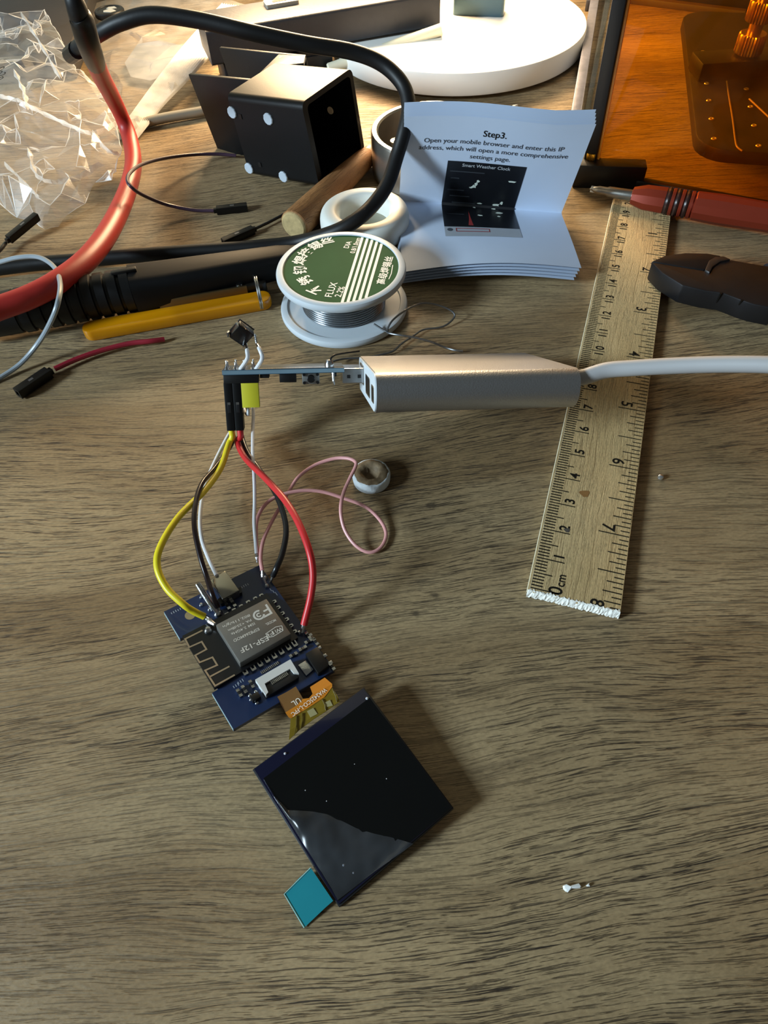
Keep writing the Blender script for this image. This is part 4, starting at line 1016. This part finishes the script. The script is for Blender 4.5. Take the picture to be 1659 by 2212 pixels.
# ------------------------------------------------------------------ red screwdriver
sdr = thing('screwdriver', at(1420, 430, 0), 'red-handled precision screwdriver lying across the ruler end', 'screwdriver')
A0, A1 = at(1274, 408, .62), at(1700, 476, .72)
sdir = (A1 - A0).normalized(); sfr = Frame(A0, V((0, 0, 1)).cross(sdir), V((0, 0, 1)), sdir)
Ls = lambda px_, py_: (at(px_, py_, .65) - A0).dot(sdir)
k1 = Ls(1363, 425)
MB().lathe(sfr, [(.002, 0), (.04, .02), (.13, .22), (.17, .38), (.17, .7), (.21, .8), (.23, k1)], 18).build('bit', M('bit_steel', '8b8983', .35, .9, bump=.1), sdr)
for i in range(4):
    a = math.pi / 4 + i * math.pi / 2
    MB().box(Frame(A0 + sdir * .02, sfr.x * math.cos(a) + sfr.y * math.sin(a), sfr.y * math.cos(a) - sfr.x * math.sin(a), sdir), .0, .13, -.035, .035, .02, .4).build('cross_tip', STEEL, sdr)
HX = M('red_anodised', '86321f', .36, .4, var=.12, vscale=70)
k2, k3 = Ls(1435, 437), Ls(1478, 445)
hp = [(.24, k1), (.34, k1 + .03), (.50, k1 + .55), (.52, k2 - .1)]
MB().lathe(sfr, hp + [(.52, k2)], 10).build('handle_nose', HX, sdr, sharp=20)
gx = [k2 + .05 + i * (k3 - k2) / 2.2 for i in range(3)]
MB().lathe(sfr, [(.50, k2), (.47, gx[2] + .2), (.47, gx[2] + .3)], 24).build('groove_core', M('groove_dark', '2a1512', .4), sdr)
for i, g_ in enumerate(gx):
    MB().lathe(sfr, [(.44, g_ - .02), (.52, g_ + .0), (.55, g_ + .07), (.52, g_ + .14), (.44, g_ + .16)], 28).build('o_ring', M('ring_dark', '33201c', .25), sdr)
    MB().lathe(sfr, [(.47, g_ + .16), (.53, g_ + .20), (.53, g_ + (gx[1] - gx[0]) - .06), (.47, g_ + (gx[1] - gx[0]) - .02)], 24).build('handle_band', HX, sdr)
ke = gx[2] + (gx[1] - gx[0])
MB().lathe(sfr, [(.47, ke - .02), (.55, ke + .05), (.58, ke + 1.0), (.55, ke + 2.6), (.5, ke + 6), (.45, ke + 9), (.002, ke + 9.1)], 12).build('handle', HX, sdr, sharp=20)

# ------------------------------------------------------------------ black clock case
CF = euler_frame((-5.472, 32.476, .15), -.618, -.113, .029)
cs = thing('clock_case', CF(1.5, 1.8, 0), 'empty black plastic clock case with four pale rubber feet', 'case')
XW, YW, ZW = 4.216, 3.561, 3.462
XY_ = Frame(CF.o, CF.y, CF.z, CF.x)          # section plane y-z, extruded along x
MB().frame_prism(XY_, rounded(0, YW, 0, ZW, .28, 5), rounded(.30, YW - .22, .18, ZW - .22, .18, 5), 0.15, XW).build('front_shell', CASE, cs, smooth=True, sharp=50)
MB().prism(XY_, rounded(.2, YW - .2, .1, ZW - .1, .2, 4), .05, .3).build('inner_wall', CASE, cs, smooth=True)
for (x, z) in ((.20, 2.75), (2.23, 2.68), (.26, .36), (2.26, .25)):
    fr = Frame(CF(x, -.005, z), CF.x, CF.z, -CF.y)
    MB().lathe(fr, [(.245, -.03), (.245, .045), (.22, .07), (.002, .07)], 10).build('rubber_foot', M('pale_foot', 'b9c4cf', .6, var=.05), cs, smooth=False)
fr = Frame(CF(2.83, YW - .235, 1.73), CF.x, CF.z, -CF.y)
MB().lathe(fr, [(.16, 0), (.16, .02), (.002, .02)], 16).build('lit_hole', M('lit_hole_tan', 'd9c3a2', .6), cs)  # hole in the back wall, the light in it put into its tan
for (x, z) in ((.62, 2.62), (1.0, .62)):
    MB().box(Frame(CF(x, -.01, z), CF.x, CF.z, -CF.y), -.08, .08, -.1, .1, -.02, .02).build('notch', BLACK, cs)
# rear channel: two cheeks joined by a top plate
MB().prism(Frame(CF.o, CF.x, CF.z, -CF.y), [(-3.6, 3.42), (.5, 3.44), (.5, .05), (-1.9, .02), (-3.2, .0)], -1.72, -1.52).build('side_cheek', CASE, cs, bevel=.03)
MB().prism(Frame(CF.o, CF.x, CF.z, -CF.y), [(-4.2, 3.5), (1.0, 3.42), (1.0, .2), (-3.9, .2)], -4.55, -4.38).build('side_cheek', CASE, cs, bevel=.03)
TP = M('top_plate_black', '15161a', .42, spec=.6, bump=.05)
tp = MB().prism(CF, [(.2, 1.75), (-.52, 4.5), (.95, 4.56), (1.5, 3.7), (.8, 3.4), (.5, 1.75)], 3.28, 3.42).build('top_plate', TP, cs, bevel=.02)
for (x, y, w_) in ((-.12, 4.08, .12), (.72, 4.08, .2), (.33, 2.3, .11), (.95, 3.72, .3)):
    MB().box(Frame(CF(x, y, 3.42), CF.x, CF.y, CF.z), -w_ / 2, w_ / 2, -.07, .07, 0, .006).build('screw_hole', BLACK, tp)

# ------------------------------------------------------------------ wooden handled tool under the case
wa, wb = at(633, 489, .62), at(799, 333, .50)
wt = thing('wooden_handle_tool', V((wa.x, wa.y, 0)), 'round wooden tool handle propping up the black case', 'tool handle')
wd_ = (wb - wa).normalized(); wfr = Frame(wa, V((0, 0, 1)).cross(wd_), V((0, 0, 1)), wd_); wl = (wb - wa).length
HW = wood_material('handle_wood', 'b98552', '9a6a40', '5a371e', rot=-57, rough=.6, pores=.5, sc=2.5)
MB().lathe(wfr, [(.56, .05), (.62, .12), (.62, .6), (.60, wl * .4), (.53, wl * .7), (.45, wl - .35), (.34, wl - .15)], 32).build('wood_handle', HW, wt)
MB().lathe(wfr, [(.002, .0), (.3, -.02), (.5, .0), (.58, .07), (.6, .12)], 32).build('end_grain', M('end_grain', 'b7a070', .8, var=.5, vscale=350, bump=.5, bscale=500), wt)
MB().lathe(wfr, [(.37, wl - .3), (.38, wl + .05), (.3, wl + .12), (.13, wl + .14), (.12, wl + .2)], 24).build('ferrule', M('ferrule_dark', '4b4640', .4, .8), wt)
MB().tube(catmull([wb + wd_ * .1, at(815, 315, .5), at(838, 292, .55), at(842, 289, .55)], 6), .10, 10).build('shaft', STEEL, wt)
# ------------------------------------------------------------------ cords and cables
o = thing('power_cord', at(745, 490, 1.0), 'black rubber cord arching over the case and down behind the solder reel', 'cord')
cp = pix(6, [(150, 118, 5.4), (170, 102, 5.9), (215, 72, 6.6), (262, 48, 7.0), (330, 32, 7.2), (430, 44, 7.0), (550, 72, 6.6), (660, 95, 6.2), (760, 112, 5.8), (825, 138, 5.4), (868, 180, 4.9), (882, 225, 4.4), (875, 275, 3.8), (858, 335, 3.0), (838, 395, 2.3), (808, 440, 1.8), (770, 475, 1.5), (720, 502, 1.1), (640, 524, .45), (540, 535, .36), (420, 543, .36), (300, 552, .36), (180, 562, .36), (60, 572, .36), (-40, 585, .36)])
MB().tube(catmull(cp, 8), .28, 16).build('cord_sleeve', BLACKR, o)
p0, p1 = at(166, 108, 5.8), at(156, 116, 5.5)
MB().tube([p0, p0.lerp(p1, .5), p1 + (p1 - p0) * .4], [.32, .33, .32], 14).build('plug_boot', BLACK, o)
# red sleeved cable with black heat-shrink
o = thing('red_cable', at(150, 600, 0), 'thick red sleeved cable curving across the upper part of the desk', 'cable')
rp = [(-60, 688, 1.9), (0, 665, 1.9), (60, 643, 1.9), (120, 612, 1.9), (180, 568, 1.7), (225, 515, 1.4), (258, 455, 1.1), (279, 400, .9), (288, 350, .9), (280, 298, 1.2), (262, 250, 2.0), (240, 205, 3.2), (219, 165, 4.7), (206, 135, 5.9)]
rr = [.40, .40, .40, .40, .41, .41, .40, .38, .37, .36, .33, .36, .36, .36]
cv = catmull(pix(1, rp), 8)
MB().tube(cv, rr, 18).build('red_sleeve', M('red_rubber', 'a92c26', .44, spec=.4, var=.15, vscale=40, bump=.05), o)
MB().tube(catmull(pix(5, [(209, 142, 5.6), (200, 120, 6.5), (188, 85, 7.5), (177, 45, 8.2), (170, 32, 8.4)]), 6), [.35, .38, .39, .39, .33], 16).build('heat_shrink', BLACK, o)
MB().tube(catmull(pix(5, [(172, 38, 8.3), (166, 18, 8.6), (158, -6, 8.9), (150, -40, 9.2)]), 6), [.33, .32, .28, .28], 14).build('cable_core', BLACKR, o)
# black tool handle with ribbed sleeve
o = thing('black_handle_tool', at(400, 620, 0), 'thick black tool handle with a ribbed sleeve under the red cable', 'tool handle')
ha, hb_ = at(660, 556, .85), at(-60, 690, .95)
hd = (hb_ - ha).normalized(); hfr = Frame(ha, V((0, 0, 1)).cross(hd), V((0, 0, 1)), hd)
tl_ = lambda x, y: (at(x, y, .9) - ha).dot(hd)
x1, x2, x3 = tl_(290, 640), tl_(40, 670), (hb_ - ha).length
secs = [(0, .42, .40), (1.0, .58, .52), (x1 - 1.2, .80, .68), (x1 - .3, .82, .74), (x1, .80, .76)]
m = MB(); n_ = 24; vs = []
for (t, w_, h_) in secs:
    for j in range(n_):
        a = 2 * math.pi * j / n_; cx, sx_ = math.cos(a), math.sin(a)
        vs.append(hfr(w_ * math.copysign(abs(cx) ** .55, cx), h_ * math.copysign(abs(sx_) ** .55, sx_), t))
k_ = len(secs)
m.add(vs, [(i * n_ + j, i * n_ + (j + 1) % n_, (i + 1) * n_ + (j + 1) % n_, (i + 1) * n_ + j) for i in range(k_ - 1) for j in range(n_)] + [tuple(range(n_))[::-1], tuple(range((k_ - 1) * n_, k_ * n_))])
m.build('handle_body', M('handle_black', '08080a', .55, spec=.22, var=.15, bump=.05), o)
prof = [(.74, x1)]
nr_ = 9
for i in range(nr_):
    t0 = x1 + (x2 - x1) * i / nr_; st = (x2 - x1) / nr_
    prof += [(.80, t0 + .02), (.80, t0 + st * .72), (.72, t0 + st * .76), (.72, t0 + st * .96)]
prof += [(.78, x2), (.76, x3)]
MB().lathe(hfr, prof, 28).build('ribbed_sleeve', M('sleeve_black', '08080a', .45, spec=.4, var=.15, bump=.08), o)
MB().box(hfr, -.1, .1, .70, .86, x1 - .35, x1 + .55).build('slide_tab', BLACK, o, bevel=.03)
# ------------------------------------------------------------------ amber pocket tool with key ring
o = thing('pocket_knife', at(380, 690, 0), 'amber plastic pocket knife with a key ring beside the black handle', 'knife')
ka, kb = at(200, 710, .30), at(568, 645, .30)
kd = (kb - ka).normalized(); kf_ = Frame(ka, kd, V((0, 0, 1)).cross(kd)); kl = (kb - ka).length
AMP = M('amber_plastic', 'd08a06', .25, var=.1, vscale=30, coat=.3, sss=.15)
MB().prism(kf_, rounded(-.35, kl + .3, -.36, .36, .35, 7), -.30, .14).build('amber_scale', AMP, o, bevel=.08)
MB().prism(kf_, rounded(2.1, kl + .25, .44, .80, .17, 5), -.30, .35).build('dark_scale', M('dark_scale', '171410', .35, var=.2), o, bevel=.04)
MB().box(kf_, 2.5, kl - .5, .34, .42, -.25, .42).build('blade_spine', M('blade_bronze', '7b6a4c', .3, .85), o, bevel=.01)
for x in (kl * .62, kl - .75):
    MB().lathe(Frame(kf_(x, .60, .35), (1, 0, 0), (0, 1, 0)), [(.13, 0), (.12, .06), (.002, .07)], 14).build('screw_head', STEEL, o)
rcn = kf_(kl - .12, .05, .28); rx = V((0, 0, 1)) * .5 + kf_.y * .8
rx.normalize(); m = MB()
for dx_ in (-.035, .035):
    pts = [rcn + kf_.x * dx_ + rx * (.62 * math.cos(a)) + kf_.x.cross(rx) * (.46 * math.sin(a)) for a in [2 * math.pi * i / 30 for i in range(31)]]
    m.tube(pts, .035, 8, caps=False)
m.build('key_ring', STEEL, o)

# ------------------------------------------------------------------ loose jumper leads
def loose_lead(label, wire_px, r, mat, hpx=None, hw=.26, mat_h=HB, holes=True):
    """hpx: two pixel points, wire end of the housing then its open end"""
    cv = catmull(pix(.2, wire_px), 9)
    o_ = thing('jumper_lead', V((cv[-1].x, cv[-1].y, 0)), label, 'wire', 'jumper leads')
    MB().tube(cv, r, 10).build('wire', mat, o_)
    if hpx:
        a, b_ = at(*hpx[0]), at(*hpx[1]); d = (b_ - a); L_ = d.length; d.normalize()
        fr = Frame(b_, V((0, 0, 1)).cross(d), V((0, 0, 1)), -d)
        h = MB().frame_prism(fr, rounded(-hw / 2, hw / 2, -hw / 2, hw / 2, .02, 2), rounded(-hw / 4, hw / 4, -hw / 4, hw / 4, .01, 2), 0, .3)
        h.prism(fr, rounded(-hw / 2, hw / 2, -hw / 2, hw / 2, .02, 2), .3, L_ - .12); h.prism(fr, rounded(-hw * .3, hw * .3, -hw * .3, hw * .3, .02, 2), L_ - .12, L_)
        ho = h.build('housing', mat_h, o_, smooth=True, sharp=30)
        MB().box(Frame(fr(0, hw / 2, 0), fr.x, fr.z, fr.y), -.05, .05, L_ * .38, L_ * .5, -.01, .008).build('latch_contact', M('latch_grey_tin', '77777a', .35, .7), ho)
    return o_
loose_lead('short red jumper wire with a black housing below the amber knife', [(355, 733, .12), (325, 737), (280, 742), (220, 757), (165, 776), (118, 797)], .095, M('dark_red_insulation', '8d1a2c', .4, var=.1), ((112, 800, .22), (38, 850, .22)), .34)
loose_lead('grey jumper wire arching over the black cord at the desk edge', [(-30, 574, 1.0), (0, 566, 1.3), (40, 556, 1.6), (85, 556, 1.7), (118, 578, 1.8), (130, 612, 2.4), (126, 650, 2.5), (112, 690, 2.0), (85, 738, .9), (45, 785, .3), (0, 816, .12), (-30, 830, .12)], .085, M('grey_insulation', '8e98a0', .38, var=.05))
loose_lead('black jumper housing on a black wire pointing at the clear bag', [(-30, 570, .25), (0, 540, .3), (12, 525, .3)], .08, BLKI, ((14, 521, .35), (80, 467, .6)), .30)
loose_lead('purple-brown jumper wire looping around the red cable', [(510, 336, .2), (470, 333, .3), (420, 334, .5), (360, 341, .9), (310, 354, 1.5), (284, 370, 1.9), (275, 388, 1.95), (285, 405, 1.8), (310, 422, 1.2), (360, 442, .5), (420, 454, .2), (462, 455, .16)], .075, M('purple_insulation', '3d2a3a', .35, var=.15), ((462, 455, .17), (534, 447, .17)), .30)
loose_lead('black jumper lead running from the wooden handle to the cord', [(640, 448, .2), (615, 462, .16), (585, 478, .16), (552, 494, .17)], .06, BLKI, ((552, 494, .18), (482, 524, .18)), .30)

# ------------------------------------------------------------------ plastic bags
BAG = film('clear_bag_film', 'fdfdfd', .10, .16, 'f2f3f4', gloss=1.0, ior=1.5)
BAG2 = film('zip_bag_film', 'f6f4f0', .20, .25, 'e6e2da', gloss=.8, ior=1.4)
def crumple(name, outline_px, zf, seed, n_in, mat, parent, jit=.35, edge=.05, small=.03, creases=0):
    """sheet of creased facets: the outline and random inner points are triangulated"""
    rnd_ = random.Random(seed)
    ob = [at(*p) for p in outline_px]; poly = [V((p.x, p.y)) for p in ob]
    den = []
    for i in range(len(ob)):
        a, b_ = ob[i], ob[(i + 1) % len(ob)]; k = max(1, int((b_ - a).length / .7))
        for j in range(k):
            q = a.lerp(b_, j / k); den.append(V((q.x, q.y, q.z)) + V((rnd_.uniform(-edge, edge), rnd_.uniform(-edge, edge), 0)))
    P2 = [V((p.x, p.y)) for p in den]; Z = [p.z for p in den]; nb = len(P2)
    x0, x1_ = min(p.x for p in P2), max(p.x for p in P2); y0, y1_ = min(p.y for p in P2), max(p.y for p in P2)
    def inside(q):
        c = False
        for i in range(nb):
            a, b_ = P2[i], P2[i - 1]
            if (a.y > q.y) != (b_.y > q.y) and q.x < (b_.x - a.x) * (q.y - a.y) / (b_.y - a.y) + a.x: c = not c
        return c
    cnt = 0
    while cnt < n_in:
        q = V((rnd_.uniform(x0, x1_), rnd_.uniform(y0, y1_)))
        if inside(q):
            P2.append(q); Z.append(zf(q.x, q.y) + rnd_.uniform(-jit, jit)); cnt += 1
    r_ = geometry.delaunay_2d_cdt(P2, [], [list(range(nb))], 1, 1e-5)
    vs = r_[0]; orig = r_[3]
    V3 = [V((p.x, p.y, max(.02, Z[orig[i][0]] if orig[i] else zf(p.x, p.y)))) for i, p in enumerate(vs)]
    # refine every facet once and ruffle it a little so that creases are not perfectly straight
    m = MB(); mid = {}; V4 = list(V3); F4 = []
    def md(a, b_):
        k = (min(a, b_), max(a, b_))
        if k not in mid:
            p = (V4[a] + V4[b_]) / 2; p = p + noise.noise_vector(p * 2.3) * small * 2; p.z = max(.015, p.z); mid[k] = len(V4); V4.append(p)
        return mid[k]
    for t in r_[2]:
        if len(t) != 3: continue
        a, b_, c = t; ab, bc_, ca = md(a, b_), md(b_, c), md(c, a)
        F4 += [(a, ab, ca), (ab, b_, bc_), (ca, bc_, c), (ab, bc_, ca)]
    m.add(V4, F4)
    if creases:
        em_ = {}
        for t in r_[2]:
            if len(t) == 3:
                nn_ = (V3[t[1]] - V3[t[0]]).cross(V3[t[2]] - V3[t[0]]).normalized()
                for i in range(3): em_.setdefault((min(t[i], t[i - 1]), max(t[i], t[i - 1])), []).append(nn_)
        cm = MB()
        for (a, b_), ns in em_.items():
            bend = 1 - abs(ns[0].dot(ns[1])) if len(ns) == 2 else .3
            if bend > creases and rnd_.random() < .8:
                q = V4[mid[(a, b_)]]; r0 = .012 + .05 * min(.5, bend)
                cm.tube([V4[a] + V((0, 0, .01)), q + V((0, 0, .015)), V4[b_] + V((0, 0, .01))], [r0 * .5, r0, r0 * .4], 5, flat=.5)
        if cm.v: cm.build('bag_creases', film('bag_crease_film', ''.join(['ff'] * 3), .5, .2, 'f6f4f0', gloss=1.0, ior=1.5), parent)
    return m.build(name, mat, parent, smooth=False)
# grey box inside the crumpled bag
gb = thing('grey_box', at(80, 120, 0), 'dark grey cardboard box inside the crumpled clear bag', 'box')
g0_, g1_, g2_ = at(168, 172, .0), at(122, -8, .0), at(-60, 190, .0)
gfr = Frame(g0_, g2_ - g0_, g1_ - g0_); gfr.z = V((0, 0, 1))
MB().box(gfr, 0, (g2_ - g0_).length, 0, (g1_ - g0_).length, .05, 1.5).build('carton', M('grey_card', '302d2c', .75, var=.1, bump=.2), gb, bevel=.06)
MB().box(gfr, .8, (g2_ - g0_).length - .8, -.015, 0, .15, 1.4).build('end_flap', M('grey_card_dark', '4c4845', .8, var=.1), gb)
cb = thing('clear_bag', at(110, 300, 0), 'crumpled clear plastic bag at the upper corner of the desk', 'plastic bag')
def bz_(x, y):
    c = at(60, 230, 0); d = math.hypot((x - c.x) / 9.0, (y - c.y) / 15.0)
    return .5 + 1.9 * max(0, 1 - d * d)
out1 = [(-60, 20, 2.5), (20, 30, 2.4), (60, 25, 2.3), (95, 20, 2.3), (130, 80, 2.0), (168, 160, 1.6), (212, 190, 1.2), (235, 225, 1.2), (252, 262, 1.1), (262, 322, .8), (240, 388, .5), (205, 395, .3), (185, 440, .2), (150, 462, .15), (128, 490, .1), (98, 496, .1), (75, 482, .1), (38, 470, .1), (12, 452, .1), (-10, 430, .2), (-80, 400, .4), (-120, 200, 1.0)]
crumple('bag_front', out1, bz_, 5, 230, BAG, cb, jit=.30, small=.05, creases=.16)
crumple('bag_back', [(p[0], p[1], p[2] * .4 + .05) for p in out1], lambda x, y: bz_(x, y) * .4, 11, 120, BAG, cb, jit=.14, small=.04)
ridge = [[(0, 205, 2.2), (40, 215, 2.3), (80, 235, 2.1), (150, 268, 1.8), (200, 285, 1.6), (250, 262, 1.4)], [(45, 25, 2.6), (80, 80, 2.8), (130, 165, 2.6)], [(30, 150, 2.9), (50, 195, 2.6), (55, 230, 2.4)], [(200, 282, 1.6), (230, 320, 1.2), (255, 330, .9)], [(60, 320, 1.6), (75, 370, 1.2), (110, 390, .9), (165, 380, .7), (215, 350, .8)], [(10, 350, 1.2), (60, 400, .8), (85, 425, .5)]]
for rg in ridge:      # sharp folded ridges of the film
    c_ = catmull(pix(1, rg), 6); m = MB(); vs = []
    for i, p in enumerate(c_):
        w_ = .10 + .06 * math.sin(i * 1.9)
        vs += [p + V((w_, -.02, -.16)), p + V((.02 * math.sin(i * 3.1), 0, .04 + .03 * math.sin(i * 2.3))), p + V((-w_, .05, -.16))]
    m.add(vs, [(3 * i + j, 3 * i + 3 + j, 3 * i + 4 + j, 3 * i + 1 + j) for i in range(len(c_) - 1) for j in range(2)])
    m.build('bag_crease', film('bag_crease_film', 'ffffff', .5, .2, 'f6f4f0', gloss=1.0, ior=1.6), cb, smooth=False)
tx = at(8, 160, 2.6); dv = at(14, 195, 2.5) - tx
MB().text(Frame(tx, dv, V((0, 0, 1)).cross(dv) + V((0, 0, .4))), '0o2n', .62, .5, 0, .25).build('handwriting', INK, cb, smooth=False)
# zip bag with its pale closing strip
zb = thing('zip_bag', at(330, 140, 0), 'flat zip-top plastic bag with a whitish closing strip behind the red cable', 'plastic bag')
out2 = [(180, 15, .8), (300, -20, .8), (470, -10, .9), (552, 18, .9), (520, 60, .9), (470, 108, .8), (420, 160, .6), (340, 240, .4), (285, 300, .15), (268, 308, .1), (266, 250, .3), (240, 190, .4), (195, 120, .5)]
crumple('bag_film', out2, lambda x, y: .75, 21, 60, BAG2, zb, jit=.18, small=.03)
STRIP = film('zip_strip_film', 'fdfdfd', .75, .35, 'f2f1ee', gloss=.7, ior=1.4)
sa0, sa1 = (478, 8, 1.25), (548, 20, 1.2); sb0, sb1 = (268, 268, .55), (292, 300, .2)
def zs(u, v):
    a = at(*sa0).lerp(at(*sa1), u); b_ = at(*sb0).lerp(at(*sb1), u)
    p = a.lerp(b_, v); return p + V((0, 0, .22 * math.sin(math.pi * v) * (1 - .5 * u) + .06 * (1 if int(u * 28 + .5) % 2 else -1) + .05 * math.sin(v * 14 + u * 3) * u))
MB().grid(zs, 28, 40).build('zip_strip', STRIP, zb, smooth=False)
pp = pix(.95, [(290, 70), (340, 62), (395, 75), (405, 105), (370, 130), (318, 148), (275, 140), (262, 110)])
m = MB(); m.add([V((p.x, p.y, .35)) for p in pp], [tuple(range(len(pp)))]); m.build('grey_insert', M('blue_grey_insert', '7c828c', .6, var=.4, vscale=70), zb)
o = thing('beige_cord', at(370, 255, 0), 'thin beige cord running from the zip bag to behind the black case', 'cord')
MB().tube(catmull(pix(.3, [(255, 292, .2), (305, 268, .25), (350, 256), (400, 247), (440, 240), (500, 226), (560, 205)]), 8), .24, 12).build('cord_sleeve', M('beige_rubber', '8b8270', .55, var=.06), o)
# round black cap with a pale marking
cc_ = at(236, 24, 1.15); kc = thing('round_cap', V((cc_.x, cc_.y, .9)), 'round black cap with a pale marking on the zip bag', 'cap')
f = Frame(kc.location / S, (1, 0, 0), (0, 1, 0))
MB().lathe(f, [(.002, 0), (.86, 0), (.9, .08), (.9, .28), (.84, .34), (.7, .36), (.66, .32), (.002, .32)], 40).build('cap_body', BLACK, kc)
MB().prism(f, [(-.1, .45), (.25, .5), (.45, .2), (.15, .1), (.35, -.1), (.5, -.3), (.2, -.5), (-.25, -.4), (-.3, -.15), (0, .1), (-.2, .2)], .32, .34).build('cap_marking', M('cap_pale', 'a7aba6', .5), kc)
